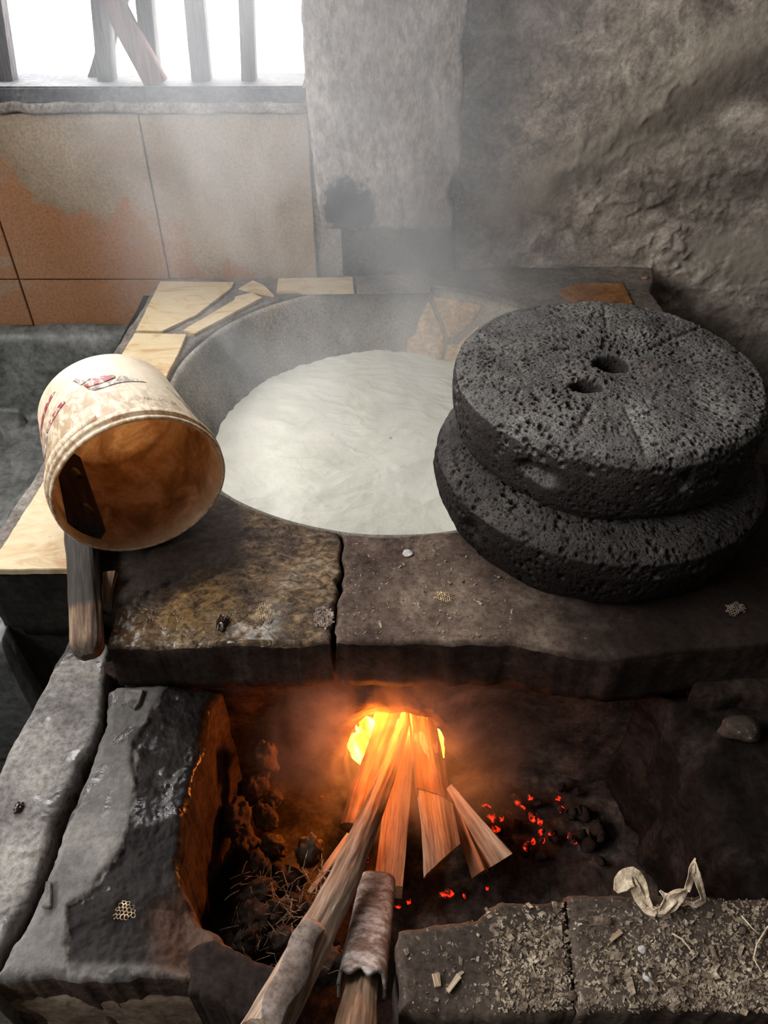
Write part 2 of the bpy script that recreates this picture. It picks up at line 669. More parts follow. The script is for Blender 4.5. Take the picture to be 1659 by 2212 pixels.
def wall_tile():
    k = N('beige_ceramic_tile')
    c = k.co('Object')
    n = k.noise(c, 5, 6, 0.6, 0.6)
    col = k.ramp(n, [(0.32, (0.24, 0.172, 0.115)), (0.5, (0.315, 0.24, 0.17)), (0.68, (0.38, 0.305, 0.225))])
    # rusty wet stain spreading from the lower left, with a sharp edge
    x, y, z = k.sep(c)
    f = k.math('ADD', k.math('MULTIPLY', z, 1.0), k.math('MULTIPLY', k.noise(c, 5.5, 6, 0.62, 0.3), 0.65))
    f = k.math('ADD', f, k.math('MULTIPLY', x, 0.42))
    st = k.range(f, 0.965, 0.90)
    col = k.mix(k.math('MULTIPLY', st, 0.75), col, (0.36, 0.15, 0.06))
    pale = k.ramp(k.noise(c, 3.0, 4, 0.5, 1.2), [(0.56, 0.0), (0.585, 1.0)])
    pm = k.math('MULTIPLY', pale, k.range(x, -0.66, -0.8))
    col = k.mix(k.math('MULTIPLY', pm, 0.5), col, (0.33, 0.28, 0.215))
    red = k.range(k.noise(c, 7, 4, 0.6), 0.6, 0.72)
    col = k.mix(k.math('MULTIPLY', red, 0.25), col, (0.36, 0.15, 0.11))
    f2 = k.noise(c, 160, 4, 0.7)
    col = k.mix(0.45, col, k.ramp(f2, [(0.32, 0.4), (0.62, 1.35)]), 'MULTIPLY')
    return k.done(col, 0.38, k.bump(f2, 0.12, 0.002), 0.45)


def cream_tile():
    k = N('cream_marbled_tile')
    c = k.co('Object')
    n = k.noise(k.co('Object', scale=(1, 2.2, 1), rot=(0, 0, 0.4)), 9, 8, 0.65, 1.5)
    col = k.ramp(n, [(0.32, (0.38, 0.225, 0.11)), (0.45, (0.49, 0.37, 0.215)), (0.57, (0.54, 0.45, 0.295)), (0.7, (0.46, 0.35, 0.2))])
    g = k.noise(c, 60, 5, 0.7)
    col = k.mix(k.range(g, 0.62, 0.75), col, (0.35, 0.25, 0.17))
    return k.done(col, 0.5, k.bump(g, 0.08, 0.002), 0.15)


def basalt(dim=1.0):
    k = N('vesicular_basalt')
    c = k.co('Object')
    n = k.noise(c, 14, 6, 0.6)
    f = k.noise(c, 160, 4, 0.75)
    col = k.ramp(n, [(0.3, (0.07, 0.068, 0.066)), (0.5, (0.125, 0.121, 0.117)), (0.68, (0.20, 0.194, 0.186))])
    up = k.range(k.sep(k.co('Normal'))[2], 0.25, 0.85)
    col = k.mix(up, k.mix(0.88, col, (0.014, 0.010, 0.009)), col)  # sides darkened in the colour, as if lit from above
    col = k.mix(0.75, col, k.ramp(f, [(0.3, 0.45), (0.5, 0.95), (0.7, 1.5)]), 'MULTIPLY')
    rn = k.range(k.noise(k.co('Object', loc=(5, 2, 1)), 11, 5, 0.6), 0.58, 0.7)
    col = k.mix(k.math('MULTIPLY', rn, 0.35), col, (0.10, 0.055, 0.05))
    ye = k.range(k.noise(k.co('Object', loc=(1, 7, 3)), 18, 5, 0.7), 0.63, 0.72)
    side = k.range(k.sep(k.co('Normal'))[2], 0.6, 0.2)
    col = k.mix(k.math('MULTIPLY', k.math('MULTIPLY', ye, side), 0.5), col, (0.16, 0.085, 0.025))
    v1 = k.vor(c, 150, 'F1')
    v2 = k.vor(c, 290, 'F1')
    gate = k.range(k.noise(c, 30, 3, 0.6), 0.40, 0.55)
    pit = k.math('ADD', k.range(v1, 0.15, 0.42), k.math('MULTIPLY', k.range(v2, 0.1, 0.45), 0.5))
    pore = k.math('MULTIPLY', k.range(v1, 0.40, 0.22), gate)
    pore2 = k.math('MULTIPLY', k.range(v2, 0.36, 0.2), 0.7)
    col = k.mix(k.math('MULTIPLY', k.math('MAXIMUM', pore, pore2), 0.82), col, (0.012, 0.011, 0.011))  # shade inside the small pores painted dark
    h = k.math('ADD', pit, k.math('MULTIPLY', f, 0.6))
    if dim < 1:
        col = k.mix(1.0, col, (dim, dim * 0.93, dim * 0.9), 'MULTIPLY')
    return k.done(col, 0.72, k.bump(h, 0.5, 0.003), 0.14)


def milk_mat():
    k = N('frothy_white_liquid')
    c = k.co('Object')
    n = k.noise(c, 8, 6, 0.6, 1.2)
    col = k.ramp(n, [(0.3, (0.64, 0.645, 0.56)), (0.5, (0.72, 0.725, 0.65)), (0.7, (0.78, 0.785, 0.71))])
    b = k.vor(k.co('Object', scale=(1, 1.3, 1)), 170, 'SMOOTH_F1')
    f = k.noise(c, 55, 5, 0.7, 0.8)
    h = k.math('ADD', k.math('MULTIPLY', f, 0.8), k.math('MULTIPLY', b, 0.6))
    return k.done(col, 0.42, k.bump(h, 0.35, 0.004), 0.35, **{'Subsurface Weight': 0.25, 'Subsurface Radius': (0.01, 0.009, 0.007), 'Subsurface Scale': 1.0})


def bucket_mat(inside=False):
    k = N('stained_plastic_inside' if inside else 'stained_cream_plastic')
    c = k.co('Object')
    n = k.noise(c, 16, 7, 0.68, 0.5)
    if inside:
        col = k.ramp(n, [(0.36, (0.24, 0.125, 0.062)), (0.5, (0.44, 0.275, 0.165)), (0.62, (0.62, 0.46, 0.32))])
        lip = k.range(k.sep(c)[2], 0.14, 0.19)
        col = k.mix(k.math('MULTIPLY', lip, 0.6), col, (0.5, 0.37, 0.23))
        f = k.noise(c, 70, 5, 0.7)
        col = k.mix(0.4, col, k.ramp(f, [(0.3, 0.5), (0.65, 1.25)]), 'MULTIPLY')
        return k.done(col, 0.45, k.bump(f, 0.25, 0.002), 0.4, **{'Subsurface Weight': 0.0})
    base = k.ramp(n, [(0.3, (0.62, 0.50, 0.34)), (0.5, (0.76, 0.68, 0.52)), (0.7, (0.84, 0.79, 0.66))])
    x, y, z = k.sep(c)
    # brown grime towards the mouth, flaking in streaks along the axis
    fl = k.noise(k.co('Object', scale=(1, 1, 0.55)), 75, 6, 0.72, 0.6)
    zone = k.range(k.math('ADD', k.math('ADD', z, k.math('MULTIPLY', x, -0.55)), k.math('MULTIPLY', n, 0.1)), 0.07, 0.20)
    gr = k.math('MULTIPLY', k.range(fl, 0.60, 0.40), zone)
    col = k.mix(k.math('MULTIPLY', gr, 0.85), base, k.ramp(n, [(0.3, (0.30, 0.16, 0.075)), (0.7, (0.52, 0.35, 0.2))]))
    col = k.mix(k.math('MULTIPLY', k.range(k.noise(c, 40, 5, 0.7), 0.6, 0.75), 0.5), col, (0.28, 0.17, 0.1))
    return k.done(col, 0.5, k.bump(fl, 0.3, 0.002), 0.4)


def translucent(m, amount, col):
    t = m.node_tree
    out = t.nodes['Material Output']
    b = t.nodes['Principled BSDF']
    tr = t.nodes.new('ShaderNodeBsdfTranslucent')
    tr.inputs['Color'].default_value = (*col, 1)
    mx = t.nodes.new('ShaderNodeMixShader')
    mx.inputs[0].default_value = amount
    src = b.inputs['Base Color']
    if src.is_linked:
        g_ = t.nodes.new('ShaderNodeMix')
        g_.data_type = 'RGBA'
        g_.blend_type = 'MULTIPLY'
        g_.inputs[0].default_value = 1.0
        t.links.new(src.links[0].from_socket, g_.inputs[6])
        g_.inputs[7].default_value = (*[min(1.9 * v, 2.0) for v in col], 1)
        t.links.new(g_.outputs[2], tr.inputs['Color'])
    t.links.new(b.outputs[0], mx.inputs[1])
    t.links.new(tr.outputs[0], mx.inputs[2])
    t.links.new(mx.outputs[0], out.inputs['Surface'])
    return m


def print_mat(name, col):
    k = N(name)
    c = k.co('Object')
    fl = k.noise(k.co('Object', scale=(1, 1, 0.5)), 120, 6, 0.75)
    cc = k.mix(k.range(fl, 0.47, 0.60), col, (0.66, 0.56, 0.42))
    return k.done(cc, 0.5, None, 0.3)


def wood_mat(name, cols, bark=None, char=None, scale=1.0):
    """grain runs along local z"""
    k = N(name)
    c = k.co('Object', scale=(1, 1, 0.07))
    g = k.noise(c, 110 * scale, 6, 0.65, 0.4)
    g2 = k.noise(k.co('Object', scale=(1, 1, 0.25)), 22, 5, 0.6)
    col = k.ramp(k.math('ADD', k.math('MULTIPLY', g, 0.55), k.math('MULTIPLY', g2, 0.45)), cols)
    if char:
        z = k.sep(k.co('Object'))[2]
        ch = k.range(k.math('ADD', z, k.math('MULTIPLY', g2, 0.12)), char[1], char[0])
        col = k.mix(k.math('MULTIPLY', ch, 0.8), col, k.ramp(g, [(0.35, (0.02, 0.012, 0.008)), (0.65, (0.22, 0.12, 0.06))]))
    col = k.mix(0.55, col, k.ramp(k.noise(k.co('Object', scale=(1, 1, 0.05)), 260 * scale, 4, 0.7, 0.3), [(0.36, 0.35), (0.5, 1.0), (0.64, 1.5)]), 'MULTIPLY')
    return k.done(col, 0.85, k.bump(g, 0.8, 0.003), 0.12)


def emis(name, build):
    k = N(name)
    k.n.remove(k.bsdf)
    e = k.new('ShaderNodeEmission')
    build(k, e)
    k.t.links.new(e.outputs[0], k.out.inputs['Surface'])
    return k.m


M_plaster = wall_plaster()
M_pillar = pillar_plaster()
M_tile = wall_tile()
M_cream = cream_tile()
M_brown_tile = rough_mat('charred_brown_tile', [(0.3, (0.09, 0.04, 0.02)), (0.5, (0.30, 0.13, 0.045)), (0.7, (0.42, 0.22, 0.09))], 14, 6, 120, 0.25, 0.002, 0.5)
M_grout = rough_mat('grey_cement_mortar', [(0.3, (0.14, 0.12, 0.105)), (0.5, (0.24, 0.21, 0.19)), (0.7, (0.34, 0.31, 0.28))], 10, 7, 130, 0.6, 0.003, 0.85)
M_rim = rough_mat('sooty_cement_rim', [(0.3, (0.07, 0.06, 0.055)), (0.5, (0.15, 0.13, 0.115)), (0.7, (0.26, 0.23, 0.2))], 8, 7, 130, 0.6, 0.003, 0.8)
M_bowl = rough_mat('grey_pot_wall', [(0.3, (0.09, 0.085, 0.077)), (0.45, (0.20, 0.185, 0.163)), (0.6, (0.31, 0.28, 0.24)), (0.75, (0.38, 0.32, 0.245))], 4.5, 5, 200, 0.25, 0.002, 0.8)
M_chip_tile = rough_mat('tan_tile_fragment', [(0.3, (0.30, 0.20, 0.12)), (0.5, (0.46, 0.33, 0.21)), (0.7, (0.56, 0.43, 0.29))], 12, 6, 120, 0.2, 0.002, 0.5)
M_slab = rough_mat('burnt_earthen_slab', [(0.3, (0.04, 0.027, 0.022)), (0.46, (0.095, 0.066, 0.052)), (0.58, (0.155, 0.112, 0.086)), (0.72, (0.27, 0.21, 0.165))], 9, 8, 110, 0.9, 0.005, 0.8, spots=(95, 0.66, (0.40, 0.32, 0.24)), spec=0.1, soot=(0, 0.10, 0.34, 0.9))  # soot argument: the millstones' shadow painted into the right part's colour


def slab_two_coats():
    """left front slab: smooth dark top coat; below a ragged line the older, ochre, wet layer shows"""
    k = N('wet_earthen_slab')
    c = k.co('Object')
    p0, p1 = P(240, 1310, 0.75), P(485, 1215, 0.75)
    dx, dy = p1[0] - p0[0], p1[1] - p0[1]
    L_ = sqrt(dx * dx + dy * dy)
    x, y, z = k.sep(c)
    d = k.math('ADD', k.math('MULTIPLY', k.math('SUBTRACT', x, p0[0]), -dy / L_), k.math('MULTIPLY', k.math('SUBTRACT', y, p0[1]), dx / L_))
    d = k.math('ADD', d, k.math('MULTIPLY', k.math('SUBTRACT', k.noise(c, 16, 6, 0.7), 0.5), 0.06))
    up = k.math('MULTIPLY', k.range(d, -0.002, 0.003), k.range(x, -0.19, -0.235))
    n1 = k.noise(c, 11, 8, 0.65, 0.5)
    n2 = k.noise(c, 95, 5, 0.72)
    n3 = k.noise(k.co('Object', scale=(1, 1.5, 1)), 60, 6, 0.75, 0.8)
    old = k.ramp(n1, [(0.3, (0.045, 0.032, 0.027)), (0.46, (0.10, 0.07, 0.05)), (0.56, (0.17, 0.115, 0.065)), (0.68, (0.24, 0.185, 0.135))])
    old = k.mix(0.85, old, k.ramp(n3, [(0.38, 0.22), (0.5, 0.95), (0.62, 2.1)]), 'MULTIPLY')
    ochre = k.math('MULTIPLY', k.range(k.dist(c, tuple(P(420, 1300, 0.75))), 0.085, 0.02), k.range(n3, 0.4, 0.55))
    old = k.mix(k.math('MULTIPLY', ochre, 0.6), old, (0.27, 0.155, 0.045))
    top = k.ramp(n1, [(0.3, (0.030, 0.023, 0.020)), (0.5, (0.052, 0.040, 0.034)), (0.7, (0.085, 0.068, 0.056))])
    col = k.mix(up, old, top)
    col = k.mix(k.math('MULTIPLY', k.range(k.math('ABSOLUTE', k.math('ADD', d, 0.008)), 0.016, 0.002), k.math('MULTIPLY', k.range(x, -0.17, -0.22), 0.8)), col, (0.02, 0.015, 0.012))
    col = k.mix(0.6, col, k.ramp(n2, [(0.32, 0.4), (0.5, 0.95), (0.68, 1.5)]), 'MULTIPLY')
    w = k.ramp(k.noise(k.co('Object', loc=(3.1, 1.7, 0)), 15, 4, 0.6, 0.6), [(0.46, 0.0), (0.50, 1.0)])
    w = k.math('MULTIPLY', w, k.math('MULTIPLY', k.range(y, 0.745, 0.70), k.range(x, -0.12, -0.16)))
    col = k.mix(k.math('MULTIPLY', w, 0.35), col, (0.03, 0.022, 0.012))
    mr = k.new('ShaderNodeMix', data_type='FLOAT')
    k.put(mr.inputs[0], w)
    mr.inputs[2].default_value = 0.75
    mr.inputs[3].default_value = 0.07
    ms = k.new('ShaderNodeMix', data_type='FLOAT')
    k.put(ms.inputs[0], w)
    ms.inputs[2].default_value = 0.12
    ms.inputs[3].default_value = 0.6
    h = k.math('ADD', k.math('MULTIPLY', n3, 0.8), k.math('MULTIPLY', n2, 0.4))
    return k.done(col, mr.outputs[0], k.bump(k.math('MULTIPLY', h, k.math('SUBTRACT', 1.0, k.math('MULTIPLY', w, 0.82))), 0.6, 0.006), ms.outputs[0])


M_slabwet = slab_two_coats()
M_soot = rough_mat('soot_black_masonry', [(0.3, (0.010, 0.007, 0.006)), (0.5, (0.026, 0.018, 0.015)), (0.7, (0.06, 0.043, 0.034))], 11, 7, 90, 0.9, 0.006, 0.9)
M_earth = rough_mat('baked_clay_wall', [(0.3, (0.045, 0.032, 0.024)), (0.5, (0.11, 0.078, 0.056)), (0.7, (0.2, 0.15, 0.112))], 11, 7, 80, 1.0, 0.008, 0.9)
M_clay = rough_mat('smoke_blackened_clay', [(0.3, (0.03, 0.02, 0.016)), (0.5, (0.075, 0.05, 0.038)), (0.7, (0.14, 0.10, 0.075))], 11, 7, 80, 1.0, 0.008, 0.9)
M_browncem = rough_mat('brown_cement_face', [(0.3, (0.11, 0.08, 0.058)), (0.5, (0.22, 0.165, 0.12)), (0.7, (0.33, 0.26, 0.2))], 7, 6, 90, 0.5, 0.004, 0.85)
M_pitch = rough_mat('tarry_soot_masonry', [(0.3, (0.005, 0.004, 0.0035)), (0.5, (0.011, 0.008, 0.007)), (0.7, (0.032, 0.024, 0.02))], 12, 7, 90, 0.9, 0.006, 0.9, spec=0.05)
M_strip = rough_mat('soot_grey_render', [(0.3, (0.05, 0.048, 0.045)), (0.5, (0.09, 0.086, 0.082)), (0.7, (0.15, 0.14, 0.13))], 9, 7, 110, 0.6, 0.004, 0.9)
M_ledge = rough_mat('smooth_grey_cement', [(0.28, (0.075, 0.069, 0.066)), (0.45, (0.16, 0.148, 0.14)), (0.58, (0.25, 0.232, 0.215)), (0.72, (0.36, 0.335, 0.30))], 9, 8, 120, 0.5, 0.004, 0.62, wet=(12, 0.54, 0.06), spec=0.5)
M_chips = rough_mat('dry_chip_fragments', [(0.3, (0.09, 0.066, 0.046)), (0.5, (0.22, 0.17, 0.125)), (0.7, (0.46, 0.39, 0.29))], 70, 3, 300, 0.2, 0.001, 0.85)
M_hearth = rough_mat('dusty_brown_hearth', [(0.3, (0.032, 0.024, 0.019)), (0.5, (0.06, 0.045, 0.036)), (0.7, (0.10, 0.079, 0.064))], 10, 7, 140, 0.6, 0.003, 0.9, spots=(150, 0.63, (0.33, 0.28, 0.21)))
M_basin = rough_mat('wet_black_cement', [(0.3, (0.06, 0.063, 0.06)), (0.5, (0.115, 0.12, 0.116)), (0.7, (0.22, 0.225, 0.215))], 6, 7, 60, 0.5, 0.005, 0.42, spec=0.4, stretch=(1, 1, 1))
M_dark = rough_mat('dark_damp_cement', [(0.3, (0.010, 0.0095, 0.008)), (0.5, (0.022, 0.02, 0.0175)), (0.7, (0.05, 0.046, 0.04))], 6, 7, 90, 0.5, 0.004, 0.6, spec=0.15)
M_room = rough_mat('sooty_dark_plaster', [(0.3, (0.07, 0.063, 0.056)), (0.5, (0.11, 0.10, 0.09)), (0.7, (0.15, 0.138, 0.125))], 3, 5, 60, 0.4, 0.004, 0.9)
M_basalt = basalt()
M_basalt_shaded = basalt(0.42)  # shaded copy of the same basalt: lower stone's shade put into the colour
M_milk = milk_mat()
M_bucket = translucent(bucket_mat(), 0.22, (0.95, 0.75, 0.5))
M_bucket_in = translucent(bucket_mat(True), 0.36, (1.0, 0.86, 0.70))
M_red = print_mat('faded_red_print', (0.26, 0.035, 0.05))
M_grey_print = print_mat('faded_grey_print', (0.22, 0.17, 0.17))
M_ink = print_mat('faded_black_ink', (0.03, 0.025, 0.025))
M_bar = wood_mat('weathered_grey_wood', [(0.3, (0.06, 0.056, 0.06)), (0.5, (0.10, 0.095, 0.10)), (0.7, (0.17, 0.16, 0.16))])
M_redbar = wood_mat('reddish_painted_wood', [(0.3, (0.07, 0.028, 0.03)), (0.5, (0.13, 0.06, 0.06)), (0.7, (0.2, 0.12, 0.11))])
M_sill = rough_mat('grey_painted_sill', [(0.3, (0.045, 0.046, 0.055)), (0.5, (0.075, 0.076, 0.088)), (0.7, (0.13, 0.13, 0.135))], 9, 6, 100, 0.4, 0.003, 0.7)
M_char = wood_mat('charred_black_wood', [(0.3, (0.018, 0.015, 0.014)), (0.5, (0.035, 0.028, 0.026)), (0.7, (0.075, 0.06, 0.05))])
M_worn = wood_mat('worn_brown_wood', [(0.3, (0.06, 0.035, 0.025)), (0.48, (0.20, 0.125, 0.08)), (0.7, (0.40, 0.28, 0.19))])
M_pole = wood_mat('split_fire_wood', [(0.34, (0.07, 0.04, 0.026)), (0.45, (0.24, 0.165, 0.118)), (0.64, (0.50, 0.405, 0.32))], scale=0.8, char=(0.24, 0.46))
M_pale = wood_mat('pale_fresh_wood', [(0.34, (0.24, 0.16, 0.10)), (0.5, (0.44, 0.33, 0.23)), (0.66, (0.58, 0.47, 0.35))])
M_beam = wood_mat('reddish_sawn_wood', [(0.3, (0.26, 0.12, 0.06)), (0.5, (0.42, 0.22, 0.12)), (0.7, (0.52, 0.31, 0.18))])
M_burnt = wood_mat('burning_cracked_wood', [(0.36, (0.02, 0.010, 0.006)), (0.5, (0.17, 0.085, 0.04)), (0.64, (0.42, 0.23, 0.11))], scale=0.6)
M_bark = rough_mat('grey_lichen_bark', [(0.3, (0.10, 0.07, 0.055)), (0.44, (0.24, 0.19, 0.165)), (0.52, (0.40, 0.38, 0.37)), (0.7, (0.58, 0.57, 0.56))], 22, 6, 130, 0.9, 0.006, 0.85, stretch=(1, 1, 1.6))
M_greybark = rough_mat('smooth_grey_bark', [(0.3, (0.10, 0.07, 0.055)), (0.5, (0.19, 0.15, 0.13)), (0.7, (0.28, 0.24, 0.21))], 18, 6, 120, 0.8, 0.004, 0.85)
M_husk = wood_mat('dry_straw_husk', [(0.3, (0.36, 0.27, 0.18)), (0.5, (0.58, 0.47, 0.34)), (0.7, (0.72, 0.62, 0.48))])
M_flake = rough_mat('dry_foam_crust', [(0.3, (0.32, 0.2, 0.1)), (0.5, (0.55, 0.4, 0.24)), (0.7, (0.7, 0.56, 0.38))], 60, 3, 200, 0.3, 0.001, 0.7)
M_darkflake = rough_mat('grey_foam_crust', [(0.3, (0.12, 0.09, 0.075)), (0.5, (0.26, 0.2, 0.16)), (0.7, (0.4, 0.33, 0.27))], 60, 3, 200, 0.3, 0.001, 0.7)
M_blob = rough_mat('wet_dark_residue', [(0.3, (0.012, 0.006, 0.005)), (0.7, (0.04, 0.02, 0.014))], 30, 4, 120, 0.5, 0.004, 0.12, spec=0.6)
M_white = rough_mat('pale_shell_flake', [(0.3, (0.4, 0.38, 0.36)), (0.7, (0.7, 0.68, 0.66))], 30, 4, 120, 0.3, 0.001, 0.5)
M_outside = rough_mat('sunlit_pale_yard', [(0.3, (0.6, 0.58, 0.55)), (0.7, (0.8, 0.78, 0.75))], 2, 4, 20, 0.2, 0.004, 0.9)
M_terra = rough_mat('terracotta_clay', [(0.3, (0.36, 0.2, 0.13)), (0.7, (0.5, 0.32, 0.23))], 8, 4, 60, 0.3, 0.004, 0.85)
M_ash = rough_mat('grey_black_ash', [(0.3, (0.02, 0.014, 0.012)), (0.5, (0.05, 0.038, 0.032)), (0.7, (0.13, 0.10, 0.085))], 20, 7, 110, 1.0, 0.006, 0.95)


def _flame(k, e):
    c = k.co('Object')
    n = k.noise(k.co('Object', scale=(1, 1, 0.35)), 17, 3, 0.55, 0.8)
    k.put(e.inputs[0], k.ramp(n, [(0.30, (1.0, 0.20, 0.006)), (0.46, (1.0, 0.40, 0.03)), (0.62, (1.0, 0.58, 0.14))]))
    k.put(e.inputs[1], k.range(n, 0.30, 0.52, 1.3, 9.0))


M_flame = emis('flame_fire', _flame)


def _ember():
    k = N('glowing_ember')
    c = k.co('Object')
    n = k.noise(c, 70, 5, 0.7)
    g = k.range(n, 0.50, 0.62)
    col = k.ramp(n, [(0.48, (0.5, 0.006, 0.003)), (0.62, (1.0, 0.03, 0.008)), (0.74, (1.0, 0.16, 0.04))])
    return k.done((0.03, 0.015, 0.012), 0.9, k.bump(n, 0.6, 0.003), 0.2, **{'Emission Color': col, 'Emission Strength': k.math('MULTIPLY', g, 1.5)})


M_ember = _ember()


# =================================================================== SETTING
YB = 1.785          # face of the wall behind the tiles
# left half of the back wall below the window, right half a set-back rough plaster face
wl = boxes_mesh('w', [(-2.2, -0.1, YB, YB + 0.16, 0.0, 1.13), (-2.2, WIN[0], YB, YB + 0.16, 1.13, 3.2), (WIN[0], -0.1, YB, YB + 0.16, WIN[3], 3.2)], cuts=6, amp=0.002)
wallL = link('wall_back', wl, M_grout)
tag(wallL, kind='structure')
_gx = np.concatenate([np.linspace(-0.135, 1.05, 300), np.linspace(1.07, 1.7, 20)])
_gz = np.concatenate([np.linspace(0, 0.44, 20), np.linspace(0.45, 2.0, 380), np.linspace(2.04, 3.2, 30)])
nx, nz = len(_gx), len(_gz)
gx, gz = np.meshgrid(_gx, _gz, indexing='ij')
Q = np.stack([gx.ravel(), np.zeros(nx * nz), gz.ravel()], 1)
hh = fbm(Q, 3, 4, 5) * 0.005 + fbm(Q, 28, 4, 9) * 0.0018
lump = np.clip(fbm(Q, 5, 3, 21) * 2, 0, 1) * np.clip(fbm(Q + 0.02 * fbm3(Q, 30, 2, 24), 45, 3, 23) * 2, 0, 1) * 0.008
coat = 0.0035 / (1 + np.exp(-60 * fbm(Q * np.array([0.7, 1, 1.2]), 4.5, 5, 27, 0.6)))
yy = 1.845 - hh - lump - coat - 0.0015 * fbm(Q, 90, 3, 28)
V = np.stack([Q[:, 0], yy, Q[:, 2]], 1)
Vb = np.array([[-0.2, 1.95, 0], [1.7, 1.95, 0], [1.7, 1.95, 3.2], [-0.2, 1.95, 3.2]])
me = build_mesh('wr', V, [grid_quads(nx, nz)])
wr = link('wall_right_of_pillar', me, M_plaster)
wr.name = 'wall_back.001'
tag(wr, kind='structure')
sol = wr.modifiers.new('thick', 'SOLIDIFY')
sol.thickness = 0.1
sol.offset = -1

# the rendered pillar hanging in front of the wall, its foot broken off above the stove
ML = np.array([[1, 0, 0, 0], [0, 0, -1, 1.785], [0, 1, 0, 0], [0, 0, 0, 1]], float)   # x->X, y->Z, z-> -Y


def wallpts(pts, Y):
    return [(PY(a, b, Y)[0], PY(a, b, Y)[2]) for a, b in pts]


pl = [(-0.20, 3.2)] + [(-0.187, 1.9)] + wallpts([(648, 0), (656, 180), (665, 250), (680, 380), (690, 470), (697, 497)], 1.725)
pr = [(0.20, 3.2)] + [(0.20, 1.9)] + wallpts([(1012, 0), (1008, 70), (998, 95), (1003, 120), (1001, 230), (999, 350), (975, 395), (968, 430), (980, 455), (975, 499)], 1.725)
me = slab_mesh('pillar', pl, pr, 150, 50, 0.06, -0.02, amp=0.0022, scale=9, rnd=0.008, jag=0.003, seed=3, M=ML, fine=0.0012)
pillar = link('pillar', me, M_pillar)
tag(pillar, kind='structure')
# recessed strip under it, flush with the tiles
me = slab_mesh('strip', wallpts([(686, 440), (692, 615)], 1.80), wallpts([(985, 440), (985, 615)], 1.80), 30, 60, -0.022, -0.09, amp=0.003, scale=9, rnd=0.03, seed=5, M=ML)
strip = link('trim_1', me, M_strip)
tag(strip, kind='structure')

# ceramic tiles on the wall below the window
tz = [0.617, 0.741, 1.111]
tx = [-0.161, -0.52, -0.887, -1.254, -1.62, -1.99]
gap = 0.0035
for r in range(2):
    for i in range(5):
        x1, x0 = tx[i] - gap / 2, tx[i + 1] + gap / 2
        z0, z1 = tz[r] + gap / 2, tz[r + 1] - gap / 2
        if r == 0 and i == 0:
            continue
        me = prism_mesh('tile', [(x0, z0), (x1, z0), (x1, z1), (x0, z1)], 0.0, 0.009, 0.0012)
        me.transform(Matrix(((1, 0, 0, 0), (0, 0, -1, YB), (0, 1, 0, 0), (0, 0, 0, 1))))
        me.flip_normals() if False else None
        link('tile', me, M_tile, wallL)

# window: sill, bars, cross braces
window = empty('window_1', (-0.95, YB + 0.05, 1.13))
tag(window, kind='structure')


def wpart(name, me, mat):
    o = link(name, me, mat, window)
    o.matrix_parent_inverse = Matrix.Translation(window.location).inverted()
    return o


me = boxes_mesh('sill', [(-1.78, -0.165, 1.772, 1.90, 1.128, 1.162)], bevel=0.004, cuts=5, amp=0.0025, seed=4)
sill = wpart('window_sill', me, M_sill)
me = slab_mesh('bed', [(-1.78, 1.108), (-0.165, 1.113)], [(-1.78, 1.133), (-0.165, 1.133)], 160, 8, 0.018, -0.03, amp=0.003, scale=25, rnd=0.006, jag=0.004, seed=8, M=ML)
wpart('mortar_bed', me, M_grout)


def bar(p_top, p_bot, wpx, Y, mat, depth=0.03, z_ext=2.79, name='bar'):
    """a wooden bar whose centre line passes through two photo points on the plane Y"""
    a = PY(*p_bot, Y)
    b = PY(*p_top, Y)
    d = (b - a) / (b[2] - a[2])
    top = a + d * (z_ext - a[2])
    w = abs(PY(p_bot[0] + wpx, p_bot[1], Y)[0] - PY(*p_bot, Y)[0])
    L_ = np.linalg.norm(top - a)
    sec = np.array([(-w / 2, -depth / 2), (w / 2, -depth / 2), (w / 2, depth / 2), (-w / 2, depth / 2)])
    me = log_mesh('bar', L_, sec, sec, n=24, amp=0.0015, ribs=0.0004, seed=int(p_bot[0]), m=16)
    me.transform(orient(a, top, (0, 1, 0)))
    return wpart(name, me, mat)


ztop = 2.99
bar((-8, 0), (22, 199), 31, 1.835, M_bar)
bar((219, 0), (233, 187), 35, 1.835, M_bar)
bar((314, 0), (331, 178), 33, 1.835, M_bar)
bar((421, 0), (437, 179), 40, 1.835, M_bar)
bar((533, 0), (539, 175), 31, 1.835, M_bar)
bar((232, -18), (340, 182), 46, 1.80, M_redbar, 0.022, 1.75, 'brace')
bar((253, 25), (203, 188), 30, 1.87, M_bar, 0.022, 1.62, 'brace')
for xx in (-1.42, -1.24, -1.08):
    sec = np.array([(-.017, -.015), (.017, -.015), (.017, .015), (-.017, .015)])
    me = log_mesh('bar', 1.64, sec, sec, n=12, amp=0.0015, ribs=0.0004, seed=int(-xx * 100), m=16)
    me.transform(Matrix.Translation((xx, 1.835, 1.155)))
    wpart('bar', me, M_bar)

# the rest of the room, outside the frame
o = link('floor', boxes_mesh('floor', [(-2.2, 1.7, -1.6, 1.9, -0.1, 0.0)]), M_dark)
tag(o, kind='structure')
o = link('ceiling', boxes_mesh('ceiling', [(-2.3, 1.8, -1.7, 2.0, 3.2, 3.3)]), M_room)
tag(o, kind='structure')
o = link('wall_right', boxes_mesh('wall_right', [(1.6, 1.7, -1.6, 1.9, 0, 3.2)]), M_room)
tag(o, kind='structure')
o = link('wall_front', boxes_mesh('wall_front', [(-2.2, 1.7, -1.7, -1.6, 0, 3.2)]), M_room)
tag(o, kind='structure')
y0, y1, z0, z1 = SIDE
o = link('wall_left', boxes_mesh('wall_left', [(-2.2, -2.1, -1.6, y0, 0, 3.2), (-2.2, -2.1, y1, 1.9, 0, 3.2), (-2.2, -2.1, y0, y1, 0, z0), (-2.2, -2.1, y0, y1, z1, 3.2)]), M_room)
